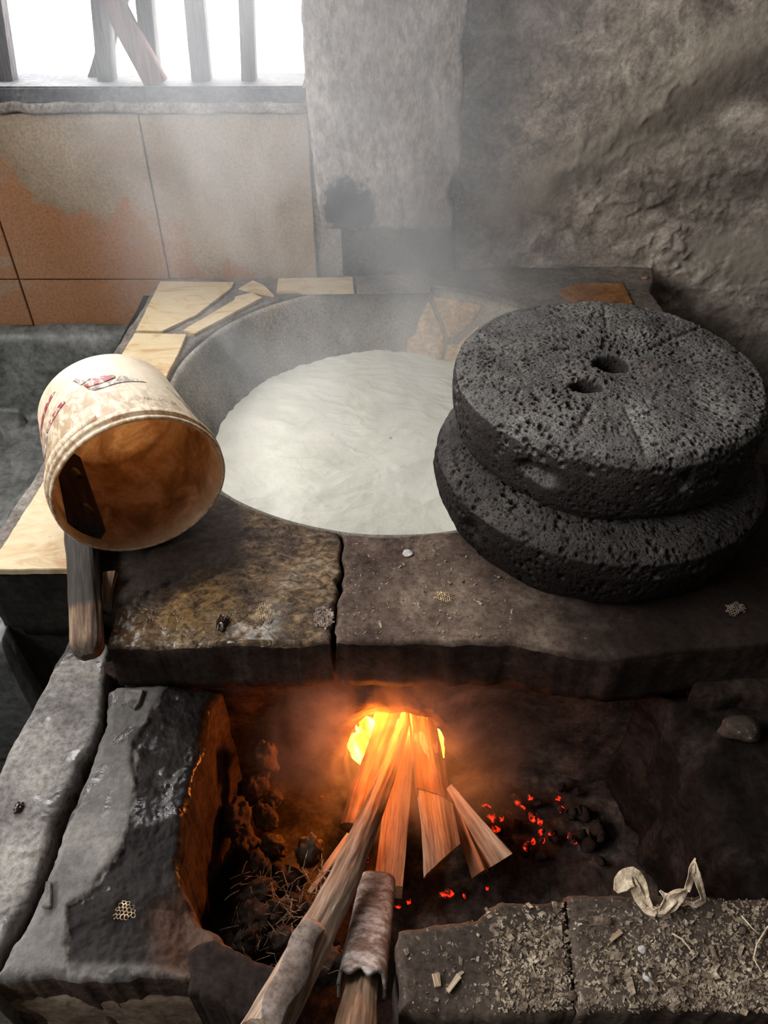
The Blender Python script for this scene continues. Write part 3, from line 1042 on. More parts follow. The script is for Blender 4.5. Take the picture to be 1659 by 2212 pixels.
tag(o, kind='structure')
# the bright yard beyond the window and what shows of it
o = link('ground_outside', boxes_mesh('yard', [(-6, 4, 1.96, 9, -0.12, -0.02)]), M_outside)
tag(o, kind='structure')
prof = [(0.001, 0.0), (0.10, 0.0), (0.19, 0.02), (0.21, 0.05), (0.205, 0.12), (0.19, 0.16), (0.13, 0.20), (0.06, 0.215), (0.001, 0.22)]
zj = 0.93
c = PY(335, 195, 2.45)
me = lathe_mesh('jar', [(r, z) for r, z in prof], 48)
jar = link('clay_jar_lid', me, M_terra, loc=(c[0], 2.45, c[2] - 0.20))
jar.name = 'clay_jar'
me2 = lathe_mesh('jar_body', [(0.001, 0.0), (0.16, 0.0), (0.27, 0.25), (0.28, 0.45), (0.22, 0.62), (0.19, c[2] - 0.2 + 0.02)], 48)
jb = link('jar_body', me2, M_terra, jar)
jb.location = (0, 0, -(c[2] - 0.20) - 0.02)
tag(jar, 'round terracotta clay jar with a domed lid, out in the yard behind the window bars', 'jar')
a = PY(478, 72, 3.2)
sec = np.array([(-.03, -.03), (.03, -.03), (.03, .03), (-.03, .03)])
me = log_mesh('post', 2.6, sec, sec * 0.95, n=16, amp=0.006, seed=91, m=24)
post = link('garden_post', me, M_outside, loc=(a[0], 3.2, -0.03))
tag(post, 'faded timber post out in the bright yard, seen between the two rightmost window bars', 'post')

# =================================================================== STOVE
stove = empty('masonry_stove', (0.02, 1.28, 0.0))
tag(stove, 'large sooty masonry stove with built-in round pot, cracked slab and broken cream rim tiles', 'stove')


def child(root, name, me, mat):
    o = link(name, me, mat, root)
    if root.parent is None:
        o.matrix_parent_inverse = Matrix.Translation(root.location).inverted()
    return o


PC = np.array([0.015, 1.295])
PR = 0.438
ZT = 0.75


def arc(a0, a1, n=40, r=PR):
    a = np.radians(np.linspace(a0, a1, n))
    return [(PC[0] + r * cos(t), PC[1] + r * sin(t)) for t in a]


# rim around the pot: left, back and right
outer = [(-0.455, 0.786), (-0.598, 0.786), (-0.57, 1.25), (-0.542, 1.765), (-0.15, 1.777), (0.07, 1.80), (0.30, 1.83), (0.668, 1.835), (0.66, 1.78), (0.625, 1.70), (0.632, 1.62), (0.64, 1.0)]
# spread the outer polyline by angle so rows stay radial
inner, outr = [], []
oc = resample(outer, 400)
oa = np.degrees(np.unwrap(np.arctan2(oc[:, 1] - PC[1], oc[:, 0] - PC[0])))
oa = oa if oa[0] > 0 else oa + 360
for a in np.linspace(oa[0], oa[-1], 300):
    k = int(np.argmin(np.abs(oa - a)))
    outr.append(oc[k])
    inner.append((PC[0] + PR * cos(radians(a)), PC[1] + PR * sin(radians(a))))
me = slab_mesh('rim', inner, outr, 300, 40, ZT, 0.60, amp=0.002, scale=14, rnd=0.010, jag=0.003, seed=12, fine=0.0008)
pot_rim = child(stove, 'pot_rim', me, [M_rim, M_dark])
A_START = oa[0]
A_END = oa[-1]

# front slabs with the jagged crack between them
ckL = P2([(728, 1150), (738, 1175), (733, 1205), (738, 1235), (727, 1255), (733, 1270), (722, 1300), (722, 1335), (716, 1360), (716, 1386)], ZT)
ckR = P2([(733, 1150), (743, 1175), (737, 1205), (744, 1235), (735, 1255), (740, 1270), (728, 1300), (727, 1335), (722, 1360), (725, 1386)], ZT)
aL = math.degrees(atan2(ckL[0][1] - PC[1], ckL[0][0] - PC[0])) % 360
aR = math.degrees(atan2(ckR[0][1] - PC[1], ckR[0][0] - PC[0])) % 360


def lower_strip(x, y):
    """the left slab's top coat has broken away along a ragged line: the front strip lies lower"""
    # ragged line from px (240,1300) to (470,1215) on the slab
    p0 = P(245, 1305, ZT)[:2]
    p1 = P(478, 1218, ZT)[:2]
    d = p1 - p0
    n = np.array([-d[1], d[0]])
    n = n / np.linalg.norm(n)
    q = np.stack([x.ravel(), y.ravel(), np.zeros(x.size)], 1)
    dist = (x - p0[0]) * n[0] + (y - p0[1]) * n[1] + 0.02 * fbm(q, 18, 4, 61).reshape(x.shape)
    fade = np.clip((0.02 + p1[0] - x) / 0.08, 0, 1)
    step = 1 / (1 + np.exp(-dist / 0.002))
    rough = 0.004 * fbm(q, 45, 4, 62).reshape(x.shape) * (1 - step)
    return (step - 1) * 0.007 * fade + rough * fade


Lp = arc(A_START % 360, aL, 60)[:-1] + [ckL[0]]
Rp = [(-0.455, 0.784), (-0.39, 0.772), (-0.374, 0.70), (-0.366, 0.652), (-0.22, 0.648), ckL[-1]]
slabL = slab_mesh('slabL', Lp, Rp, 220, 130, ZT, 0.655, amp=0.0025, scale=13, rnd=0.007, jag=0.003, seed=14, hfun=lower_strip, fine=0.0012, side=0.006)
# the last row must follow the crack: bend the end rows
def fit_row(me, nu, nv, row, poly, reach):
    poly = resample(poly, nv)
    co = np.zeros(len(me.vertices) * 3, np.float32)
    me.vertices.foreach_get('co', co)
    co = co.reshape(-1, 3)
    G = co[:nu * nv].reshape(nu, nv, 3)
    s = (1 - np.cos(np.linspace(0, pi, nv))) / 2
    s = 0.5 * s + 0.5 * np.linspace(0, 1, nv)
    straight = poly[0] * (1 - s)[:, None] + poly[-1] * s[:, None]
    pp = np.stack([np.interp(s, np.linspace(0, 1, nv), poly[:, k]) for k in range(2)], 1)
    dlt = pp - straight
    endp = straight
    D = np.linalg.norm(co[:, None, :2] - endp[None], axis=2) if len(co) < 60000 else None
    if D is None:
        out = np.zeros((len(co), 2))
        for a in range(0, len(co), 20000):
            Dk = np.linalg.norm(co[a:a + 20000, None, :2] - endp[None], axis=2)
            j = Dk.argmin(1)
            w = np.clip(1 - Dk.min(1) / reach, 0, 1)
            out[a:a + 20000] = dlt[j] * w[:, None]
    else:
        j = D.argmin(1)
        w = np.clip(1 - D.min(1) / reach, 0, 1)
        out = dlt[j] * w[:, None]
    co[:, :2] += out
    me.vertices.foreach_set('co', co.reshape(-1))
    me.update()


fit_row(slabL, 220, 130, -1, ckL, 0.05)
child(stove, 'front_slab', slabL, [M_slabwet, M_soot])
Lp = [ckR[0]] + arc(aR, (A_END % 360) - 0.5, 60)[1:]
Rp = [ckR[-1], (0.05, 0.648), (0.165, 0.650), (0.24, 0.632), (0.31, 0.622), (0.42, 0.64), (0.62, 0.655), (0.85, 0.66), (0.85, 0.98)]
slabR = slab_mesh('slabR', Lp, Rp, 240, 110, ZT, 0.655, amp=0.0022, scale=13, rnd=0.007, jag=0.003, seed=17, fine=0.0012, side=0.006)
fit_row(slabR, 240, 110, 0, ckR, 0.05)
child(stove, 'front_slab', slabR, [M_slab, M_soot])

# the pot lining
prof = [(0.442, 0.738), (0.436, 0.731), (0.430, 0.716), (0.422, 0.695), (0.411, 0.67), (0.397, 0.645), (0.376, 0.612), (0.352, 0.58), (0.31, 0.545), (0.22, 0.52), (0.1, 0.51), (0.002, 0.508)]
prof = resample(prof, 60)


def pn(V):
    q = V + np.array([0, 0, 3.0])
    r = np.hypot(V[:, 0], V[:, 1])
    k = 1 + 0.010 * fbm(q, 6, 4, 31)
    V = V.copy()
    V[:, 0] *= k
    V[:, 1] *= k
    return V + np.array([PC[0], PC[1], 0])


me = lathe_mesh('pot', prof, 200, pn)
so = pot_wall_o = child(stove, 'pot_wall', me, M_bowl)
md = so.modifiers.new('thick', 'SOLIDIFY')
md.thickness = 0.012
md.offset = 1.0


def pot_pt(ang, s, off=0.0):
    """point on the lining: angle in degrees, s 0 at the lip, 1 at the liquid"""
    i = s * 0.33 * (len(prof) - 1)
    r = np.interp(i, np.arange(len(prof)), prof[:, 0]) - off
    z = np.interp(i, np.arange(len(prof)), prof[:, 1])
    return np.array([PC[0] + r * cos(radians(ang)), PC[1] + r * sin(radians(ang)), z])


def pot_patch(poly, seed):
    poly = np.array(poly, float)
    c = np.vstack([poly, poly[:1]])
    k = resample(c, 49)[:-1]
    cen = k.mean(0)
    V, F = [], []
    for ring, off in ((0.0, 0.015), (0.5, 0.015), (0.95, 0.015), (1.0, 0.012), (1.0, -0.012)):
        for p in k:
            q = cen + (p - cen) * ring
            V.append(pot_pt(q[0], q[1], off))
    F = [grid_quads(5, 48, wrap_v=True)]
    me = build_mesh('frag', V, F)
    bm = bmesh.new()
    bm.from_mesh(me)
    bmesh.ops.remove_doubles(bm, verts=bm.verts, dist=1e-5)
    bmesh.ops.recalc_face_normals(bm, faces=bm.faces)
    bm.to_mesh(me)
    bm.free()
    child(pot_wall_o, 'tile_fragment', me, M_chip_tile)


pot_patch([(76.5, 0.05), (59, 0.05), (61, 0.25), (66, 0.52), (69, 0.55), (72, 0.34)], 1)
pot_patch([(77.5, 0.1), (73, 0.36), (69.5, 0.62), (70, 0.98), (83, 0.98), (84, 0.62), (81, 0.55), (80, 0.35)], 2)
pot_patch([(68.5, 0.62), (65, 0.6), (59.5, 0.3), (55, 0.5), (56, 0.98), (69, 0.98)], 3)

# cream tile pieces bedded on the rim
ZP = ZT + 0.006
tiles = [
    [(346, 607), (506, 609), (501, 621), (424, 680), (350, 715), (293, 714)],
    [(396, 712), (419, 721), (567, 642), (545, 631), (508, 640), (505, 648)],
    [(515, 622), (547, 605), (570, 615), (592, 637)],
    [(601, 601), (762, 598), (764, 626), (597, 629)],
    [(291, 719), (403, 721), (385, 765), (355, 822), (315, 905), (178, 908), (262, 765)],
    [(173, 914), (312, 911), (240, 1050), (160, 1150), (148, 1229), (-36, 1231), (6, 1178)],
]
for i, t in enumerate(tiles):
    me = prism_mesh('tile', P2(t, ZP), ZT - 0.004, ZP, 0.001, 0.0015, i, 0.006)
    child(pot_rim, 'rim_tile', me, M_cream)
me = prism_mesh('tile', P2([(1222, 640), (1205, 628), (1240, 612), (1345, 611), (1368, 655), (1262, 652)], ZP - 0.001), ZT - 0.004, ZP - 0.001, 0.001, 0.003, 77, 0.006)
tag(child(pot_rim, 'rim_tile', me, M_brown_tile), 'scorched orange-brown tile piece')
me = prism_mesh('tile', P2([(770, 599), (925, 594), (930, 624), (772, 627)], ZP), ZT - 0.004, ZP, 0.001, 0.003, 78, 0.006)
tag(child(pot_rim, 'rim_tile', me, M_rim), 'soot-blackened tile piece')

# body walls below the rim
me = boxes_mesh('body', [(-0.592, -0.44, 0.80, 1.775, 0.0, 0.70)], cuts=10, amp=0.005, seed=41)
child(stove, 'side_wall', me, M_dark)
me = boxes_mesh('body', [(0.50, 0.635, 0.70, 1.82, 0.0, 0.70)], cuts=10, amp=0.005, seed=42)
child(stove, 'side_wall', me, M_soot)
me = slab_mesh('front_left', [(-0.60, 0.0), (-0.60, 0.735)], [(-0.372, 0.0), (-0.372, 0.735)], 60, 40, 0.0, -0.03, amp=0.004, scale=8, rnd=0.006, seed=44, M=np.array([[1, 0, 0, 0], [0, 0, -1, 0.792], [0, 1, 0, 0], [0, 0, 0, 1]], float))
child(stove, 'corner_wall', me, M_dark)
me = slab_mesh('side_left', [(0.66, 0.0), (0.66, 0.66)], [(0.80, 0.0), (0.80, 0.66)], 40, 20, 0.372, 0.35, amp=0.003, scale=10, rnd=0.006, seed=45, M=np.array([[0, 0, -1, 0], [1, 0, 0, 0], [0, 1, 0, 0], [0, 0, 0, 1]], float))
child(stove, 'corner_wall', me, M_dark)

# front wall with the fire mouth, its tunnel and the chamber behind
YF = 0.68
mouth = [PY(a, b, YF)[[0, 2]] for a, b in [(858, 1532), (930, 1541), (936, 1556), (957, 1577), (960, 1620), (962, 1692), (900, 1705), (830, 1705), (762, 1692), (742, 1640), (753, 1598), (768, 1566), (800, 1535)]]
mouth = np.array(mouth)
nm_ = 160
mo = resample(np.vstack([mouth, mouth[:1]]), nm_ + 1)[:-1]
q3 = np.concatenate([mo, np.zeros((nm_, 1))], 1)
mo = mo + 0.004 * np.stack([fbm(q3, 60, 3, 71), fbm(q3, 60, 3, 72)], 1)
cm = mo.mean(0)
an = np.arctan2(mo[:, 1] - cm[1], mo[:, 0] - cm[0])
X0, X1, Z0, Z1 = -0.40, 0.70, 0.28, 0.675
outm = []
for t in an:
    dx, dz = cos(t), sin(t)
    k = min([v for v in ((X1 - cm[0]) / dx if dx > 0 else (X0 - cm[0]) / dx if dx < 0 else 9, (Z1 - cm[1]) / dz if dz > 0 else (Z0 - cm[1]) / dz if dz < 0 else 9) if v > 0])
    outm.append((cm[0] + dx * k, cm[1] + dz * k))
outm = np.array(outm)
rows = []
nr = 90
for s in np.linspace(0, 1, nr):
    p = mo * (1 - s ** 1.3) + outm * s ** 1.3
    q = np.concatenate([p, np.zeros((nm_, 1))], 1)
    dd = np.linalg.norm(p - mo, axis=1)
    # a mud collar bulging round the mouth, hollowed again beyond it
    yv = YF - 0.018 * np.exp(-((dd - 0.03) / 0.03) ** 2) + 0.02 * np.exp(-((dd - 0.13) / 0.06) ** 2) + fbm(q, 11, 4, 73) * 0.014 + fbm(q, 50, 3, 74) * 0.005
    if s == 0:
        yv = yv + 0.006
    rows.append(np.stack([p[:, 0], yv, p[:, 1]], 1))
tun = []
for s in np.linspace(0.0, 1, 12)[1:]:
    k = 1 + 0.12 * s
    p = cm + (mo - cm) * k
    p[:, 1] = np.minimum(p[:, 1], 0.545 - 0.05 * s)
    q = np.stack([p[:, 0], np.full(nm_, s), p[:, 1]], 1)
    tun.append(np.stack([p[:, 0], np.full(nm_, YF + 0.14 * s) + 0.004 * fbm(q, 40, 3, 75), p[:, 1]], 1))
V = np.concatenate(tun[::-1] + rows)
me = build_mesh('front', V, [grid_quads(len(tun) + nr, nm_, wrap_v=True)])
child(stove, 'fire_mouth_wall', me, M_clay)
me = boxes_mesh('chamber', [(-0.30, 0.34, 0.815, 1.25, 0.33, 0.50)], cuts=4, amp=0.006)
bm = bmesh.new()
bm.from_mesh(me)
dl = [f for f in bm.faces if f.calc_center_median().y < 0.83]
bmesh.ops.delete(bm, geom=dl, context='FACES')
bm.to_mesh(me)
bm.free()
child(stove, 'fire_chamber', me, M_soot)

# =================================================================== LIQUID
n_r, n_a = 170, 300
rr = np.linspace(0.0, 0.381, n_r)[1:]
aa = np.linspace(0, 2 * pi, n_a, endpoint=False)
RX = (rr[None, :] * np.cos(aa)[:, None])
RY = (rr[None, :] * np.sin(aa)[:, None])
Q = np.stack([RX.ravel(), RY.ravel(), np.zeros(RX.size)], 1)
warp = Q + 0.05 * fbm3(Q, 7, 2, 81)
fold = 1 - np.abs(fbm(warp * np.array([0.6, 1.6, 1]), 15, 3, 83))
z = 0.012 * fbm(Q, 5, 3, 82) + 0.0028 * (fold ** 3) + 0.0015 * fbm(warp, 60, 3, 84)
edge = np.clip((np.hypot(Q[:, 0], Q[:, 1]) - 0.28) / 0.09, 0, 1)
z = z + 0.004 * edge * fbm(Q, 70, 3, 85)
Q[:, 2] = 0.612 + z
Q[:, 0] += PC[0]
Q[:, 1] += PC[1]
V = np.vstack([Q, [[PC[0], PC[1], Q[np.arange(n_a) * (n_r - 1), 2].mean()]]])
q = grid_quads(n_a, n_r - 1, wrap_u=True)
k = np.arange(n_a) * (n_r - 1)
me = build_mesh('milk', V, [q, np.stack([np.full(n_a, len(V) - 1), k, np.roll(k, -1)], 1)])
milk = link('frothy_liquid', me, M_milk)
tag(milk, 'milky white frothing liquid filling the round pot of the stove', 'liquid')


# =================================================================== MILLSTONES
def millstone(name, c, prof, npr, na, pits, holes, slots, grooves, seed, label, sy=1.0, tilt=(0, 0), mat=None):
    prof = resample(prof, npr)
    a = np.linspace(0, 2 * pi, na, endpoint=False)
    V = np.stack([prof[None, :, 0] * np.cos(a)[:, None], prof[None, :, 0] * np.sin(a)[:, None], np.repeat(prof[None, :, 1], na, 0)], 2)
    tx_ = np.gradient(prof[:, 0])
    tz_ = np.gradient(prof[:, 1])
    ln = np.hypot(tx_, tz_) + 1e-9
    nrm2 = np.stack([tz_ / ln, -tx_ / ln], 1)
    if nrm2[npr // 2, 0] < 0:
        nrm2 = -nrm2
    NR = np.stack([nrm2[None, :, 0] * np.cos(a)[:, None], nrm2[None, :, 0] * np.sin(a)[:, None], np.repeat(nrm2[None, :, 1], na, 0)], 2).reshape(-1, 3)
    V = V.reshape(-1, 3)
    rr_ = np.hypot(V[:, 0], V[:, 1])
    low = 0.006 * fbm(V, 6, 3, seed) + 0.004 * fbm(V, 22, 3, seed + 1) + 0.0007 * fbm(V, 110, 2, seed + 2)
    V0 = V.copy()
    disp = low.copy()
    # vesicles
    r_ = np.random.default_rng(seed)
    wgt = rr_ * 1.0 + 1e-6
    area_p = wgt / wgt.sum()
    idx = r_.choice(len(V), pits, p=area_p)
    cen = V0[idx] + r_.normal(0, 0.001, (pits, 3))
    rad = 0.0016 + 0.0036 * r_.random(pits) ** 3
    dens = np.clip(0.75 + 1.3 * fbm(cen, 12, 2, seed + 6), 0.0, 1.4)
    # bin vertices on a grid
    cell = 0.008
    key = np.floor(V0 / cell).astype(np.int64) + 200
    kk = (key[:, 0] * 1000 + key[:, 1]) * 1000 + key[:, 2]
    order = np.argsort(kk, kind='stable')
    ks = kk[order]
    ck = np.floor(cen / cell).astype(np.int64) + 200
    pit = np.zeros(len(V))
    for dx in (-1, 0, 1):
        for dy in (-1, 0, 1):
            for dz in (-1, 0, 1):
                k2 = ((ck[:, 0] + dx) * 1000 + ck[:, 1] + dy) * 1000 + ck[:, 2] + dz
                lo = np.searchsorted(ks, k2, 'left')
                hi = np.searchsorted(ks, k2, 'right')
                cnt = hi - lo
                tot = cnt.sum()
                if tot == 0:
                    continue
                pi_ = np.repeat(np.arange(pits), cnt)
                st = np.repeat(lo - np.concatenate([[0], np.cumsum(cnt)[:-1]]), cnt)
                vi = order[np.arange(tot) + st]
                d = np.linalg.norm(V0[vi] - cen[pi_], axis=1) / rad[pi_]
                val = np.where(d < 1, (1 - d ** 4), 0) * rad[pi_] * 1.35 * dens[pi_]
                np.maximum.at(pit, vi, val)
    disp -= pit
    for (hx, hy, hr, hd) in holes:
        q = V0[:, :2] - np.array([hx, hy])
        d = np.hypot(q[:, 0] / hr[0], q[:, 1] / hr[1]) + 0.18 * fbm(V0, 60, 2, seed + 8)
        top = NR[:, 2] > 0.7
        disp -= np.where(top, hd / (1 + np.exp((d - 1) * 14)), 0)
    for (ga, r0, r1, gw, gd) in grooves:
        q = rr_ * np.sin(np.arctan2(V0[:, 1], V0[:, 0]) - radians(ga))
        w = np.exp(-(q / gw) ** 2) * (np.cos(np.arctan2(V0[:, 1], V0[:, 0]) - radians(ga)) > 0) * np.clip((rr_ - r0) / 0.02, 0, 1) * np.clip((r1 - rr_) / 0.02, 0, 1)
        disp -= np.where(NR[:, 2] > 0.7, gd * w, 0)
    for (sa, sz, sw, sh, sd) in slots:
        an_ = np.arctan2(V0[:, 1], V0[:, 0]) - radians(sa)
        an_ = (an_ + pi) % (2 * pi) - pi
        d = np.hypot(an_ * rr_ / sw, (V0[:, 2] - sz) / sh) + 0.3 * fbm(V0, 35, 3, seed + 9)
        side = np.abs(NR[:, 2]) < 0.7
        disp -= np.where(side, sd / (1 + np.exp((d - 0.9) * 7)), 0)
    V = V0 + NR * disp[:, None]
    V[:, 1] *= sy
    me = build_mesh(name, V, [grid_quads(na, npr, wrap_u=True)])
    bm = bmesh.new()
    bm.from_mesh(me)
    bmesh.ops.recalc_face_normals(bm, faces=bm.faces)
    bm.to_mesh(me)
    bm.free()
    o = link(name, me, mat or M_basalt, loc=c, rot=(tilt[0], tilt[1], 0))
    tag(o, label, 'millstone', 'millstones stacked on the stove')
    return o


up_c = (0.325, 0.972, 0.864)
profU = [(0.003, 0.112), (0.12, 0.113), (0.19, 0.112), (0.213, 0.108), (0.222, 0.098), (0.226, 0.08), (0.225, 0.05), (0.218, 0.02), (0.208, 0.004), (0.19, 0.0), (0.003, 0.0)]
hc1 = P(1320, 787, 0.972) - np.array(up_c)
hc2 = P(1265, 832, 0.972) - np.array(up_c)
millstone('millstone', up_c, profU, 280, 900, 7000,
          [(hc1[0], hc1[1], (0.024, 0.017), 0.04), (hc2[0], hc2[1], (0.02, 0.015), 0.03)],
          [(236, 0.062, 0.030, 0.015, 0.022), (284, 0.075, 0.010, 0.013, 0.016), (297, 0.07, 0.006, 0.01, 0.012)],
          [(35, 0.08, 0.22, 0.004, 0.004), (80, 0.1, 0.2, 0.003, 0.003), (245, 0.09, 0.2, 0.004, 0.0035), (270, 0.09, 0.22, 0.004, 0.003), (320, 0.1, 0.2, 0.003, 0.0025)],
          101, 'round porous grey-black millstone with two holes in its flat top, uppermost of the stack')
lo_c = (0.325, 0.942, 0.752)
profL = [(0.003, 0.112), (0.19, 0.112), (0.228, 0.106), (0.244, 0.092), (0.249, 0.07), (0.246, 0.045), (0.238, 0.022), (0.231, 0.008), (0.222, 0.0), (0.003, 0.0)]
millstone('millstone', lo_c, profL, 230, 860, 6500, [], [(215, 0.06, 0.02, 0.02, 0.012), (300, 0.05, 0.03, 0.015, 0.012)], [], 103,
          'wider dark porous millstone lying on the stove slab under the other', mat=M_basalt_shaded)

# =================================================================== BUCKET LADLE
ax = radians(27.9)
tl = radians(5.6)
bdir = Vector((sin(ax) * cos(tl), -cos(ax) * cos(tl), -sin(tl)))
rimc = Vector((-0.3328, 0.8169, 0.8760))
BL = 0.19
base = rimc - bdir * BL
bucket = empty('bucket_ladle', base)
MB_ = orient(base, rimc)
bucket.matrix_world = MB_
tag(bucket, 'stained cream plastic bucket ladle with wooden handle, lying sideways on the stove corner', 'ladle')


def bchild(name, me, mat, parent=bucket):
    o = link(name, me, mat, parent)
    return o


R0, R1 = 0.100, 0.1155
outerp = [(0.001, 0.004), (R0 - 0.012, 0.002), (R0 - 0.004, 0.0), (R0, 0.006)] + [(R0 + (R1 - R0) * t, 0.006 + (BL - 0.03) * t) for t in np.linspace(0.05, 1, 12)]
outerp += [(R1 + 0.0045, BL - 0.022), (R1 + 0.005, BL - 0.012), (R1 + 0.001, BL - 0.011), (R1 + 0.001, BL - 0.006), (R1 + 0.0035, BL - 0.005), (R1 + 0.0035, BL), (R1 + 0.001, BL + 0.0015), (R1 - 0.001, BL)]
me = lathe_mesh('shell', resample(outerp, 120), 128)
shell = bchild('bucket_shell', me, M_bucket)
innp = [(R1 - 0.001, BL)] + [(R1 - 0.0035 - (R1 - R0) * t, BL - 0.004 - (BL - 0.014) * t) for t in np.linspace(0, 1, 14)] + [(R0 - 0.012, 0.0075), (R0 - 0.03, 0.0065), (0.001, 0.0065)]
me = lathe_mesh('inner', resample(innp, 90), 128)
bchild('bucket_lining', me, M_bucket_in)


def wrap_patch(poly, zoff=0.0006, inside=False, thick=0.0008):
    """poly of (angle deg, z) on the shell; local angle 90 = up"""
    poly = np.array(poly, float) * np.array([1, 0.8])
    k = resample(np.vstack([poly, poly[:1]]), 61)[:-1]
    cen = k.mean(0)
    V = []
    for ring, dz in ((0.02, zoff), (0.35, zoff), (0.7, zoff), (1.0, zoff), (1.0, -thick)):
        for j, p in enumerate(k):
            q = cen + (p - cen) * ring
            t = (q[1] - 0.006) / (BL - 0.03)
            r = R0 + (R1 - R0) * t
            r = r - 0.0035 - dz if inside else r + dz
            V.append((r * cos(radians(q[0])), r * sin(radians(q[0])), q[1]))
    me = build_mesh('patch', V, [grid_quads(5, 60, wrap_v=True), [list(range(60))]])
    bm = bmesh.new()
    bm.from_mesh(me)
    bmesh.ops.recalc_face_normals(bm, faces=bm.faces)
    bm.to_mesh(me)
    bm.free()
    return me


# which local angle points where is settled by the frame: local x = up x axis, local y = up
PRINTS = [
    (M_red, [(106, 0.088), (98, 0.080), (88, 0.084), (82, 0.087), (82, 0.098), (92, 0.106), (104, 0.104)]),
    (M_grey_print, [(104, 0.106), (92, 0.107), (80, 0.099), (80, 0.089), (62, 0.113), (80, 0.116), (94, 0.122), (100, 0.120)]),
    (M_grey_print, [(112, 0.060), (109, 0.058), (104, 0.076), (98, 0.080), (107, 0.087)]),
    (M_red, [(132, 0.045), (128, 0.050), (150, 0.072), (172, 0.094), (176, 0.090), (160, 0.066), (145, 0.052)]),
    (M_red, [(134, 0.096), (124, 0.093), (122, 0.104), (132, 0.112), (148, 0.120), (149, 0.112)]),
    (M_grey_print, [(152, 0.112), (148, 0.124), (156, 0.146), (166, 0.142), (164, 0.122)]),
    (M_grey_print, [(44, 0.10), (30, 0.11), (24, 0.16), (33, 0.15)]),
]
for mt, poly in PRINTS:
    bchild('label_print', wrap_patch(poly), mt, shell)

# stamped letters near the mouth, small and worn, reading upside down
txt = bpy.data.curves.new('stamp', 'FONT')
txt.body = 'NOZZIN'
txt.body = 'N OSZIN'
txt.size = 0.010
txt.extrude = 0.0
txt.space_character = 1.25
tob = bpy.data.objects.new('stamp_tmp', txt)
COL.objects.link(tob)
dg = bpy.context.evaluated_depsgraph_get()
tme = bpy.data.meshes.new_from_object(tob.evaluated_get(dg))
bpy.data.objects.remove(tob)
for v in tme.vertices:
    u, w = v.co.x, v.co.y
    a = radians(48) + u / R1
    z_ = 0.135 + w
    t = (z_ - 0.006) / (BL - 0.03)
    r = R0 + (R1 - R0) * t + 0.0009
    v.co = (r * cos(a), r * sin(a), z_)
bchild('stamped_letters', tme, M_ink, shell)

# partly torn tamper collar behind the lip
colp = []
for a in np.radians(np.linspace(105, 300, 90)):
    ring = []
    for (r, z_) in ((R1 + 0.001, BL - 0.034), (R1 + 0.0045, BL - 0.034), (R1 + 0.0055, BL - 0.026), (R1 + 0.0045, BL - 0.020), (R1 + 0.001, BL - 0.020)):
        ring.append((r * cos(a), r * sin(a), z_))
    colp.append(ring)
V = np.array(colp).reshape(-1, 3)
me = build_mesh('collar', V, [grid_quads(90, 5, wrap_v=True), [list(range(5))[::-1], list(range(89 * 5, 90 * 5))]])
bchild('collar', me, M_bucket, shell)

# dark wooden cleat bolted inside, the handle outside
CL = 214            # local angle of cleat and handle
cl = []
na_, nz_ = 16, 30
for i in range(na_):
    a = radians(CL - 16 + 32 * i / (na_ - 1))
    for j in range(nz_):
        z_ = 0.008 + (BL - 0.022) * j / (nz_ - 1)
        t = (z_ - 0.006) / (BL - 0.03)
        r = R0 + (R1 - R0) * min(t, 1) - 0.0035
        cl.append((r * cos(a), r * sin(a), z_))
cl2 = []
ch_r = 0.089
for i in range(na_):
    a = radians(CL - 16 + 32 * i / (na_ - 1))
    for j in range(nz_):
        z_ = 0.008 + (BL - 0.022) * j / (nz_ - 1)
        d = ch_r + 0.004 * (z_ / BL)
        r = d / cos(a - radians(CL)) * 0.985
        cl2.append((r * cos(a), r * sin(a), z_))
V = np.array(cl + cl2)
F = [grid_quads(na_, nz_), grid_quads(na_, nz_, off=na_ * nz_, flip=True)]
o_ = na_ * nz_
b = [(i, 0) for i in range(na_)] + [(na_ - 1, j) for j in range(1, nz_)] + [(i, nz_ - 1) for i in range(na_ - 2, -1, -1)] + [(0, j) for j in range(nz_ - 2, 0, -1)]
ix = np.array([i * nz_ + j for i, j in b])
F.append(np.stack([ix, np.roll(ix, -1), np.roll(ix, -1) + o_, ix + o_], 1))
me = build_mesh('cleat', V, F, smooth=False)
cleat = bchild('cleat', me, M_char)
tag(cleat, 'dark wooden cleat inside the bucket')
for z_ in (0.065, 0.145):
    me = lathe_mesh('bolt', [(0.001, 0.004), (0.008, 0.004), (0.010, 0.002), (0.010, -0.003)], 20)
    a = radians(CL)
    r = ch_r + 0.004 * (z_ / BL) - 0.0015
    bo = bchild('bolt', me, M_blob, cleat)
    bo.matrix_local = orient((r * cos(a), r * sin(a), z_), (0, 0, z_), (0, 0, 1))
# handle: from under the bucket out over the slab's corner
hA = Vector(P(168, 985, 0.795))
hB = Vector(P(191, 1420, 0.752))
hdir = (hB - hA).normalized()
HL = (hB - hA).length
MH = orient(hA, hB)
hw, ht = 0.026, 0.014
octa = lambda w, t: np.array([(-w, -t * 0.6), (-w * 0.75, -t), (w * 0.75, -t), (w, -t * 0.6), (w, t * 0.6), (w * 0.7, t), (-w * 0.7, t), (-w, t * 0.6)])
me = log_mesh('handle', HL, octa(0.025, 0.012), octa(0.0205, 0.016), n=60, amp=0.0025, seed=121, ribs=0.0012)
for v in me.vertices:
    z_ = v.co.z
    if z_ > HL - 0.02:
        k = sqrt(max(0.05, 1 - ((z_ - HL + 0.02) / 0.022) ** 2))
        v.co.x *= k
        v.co.y *= k
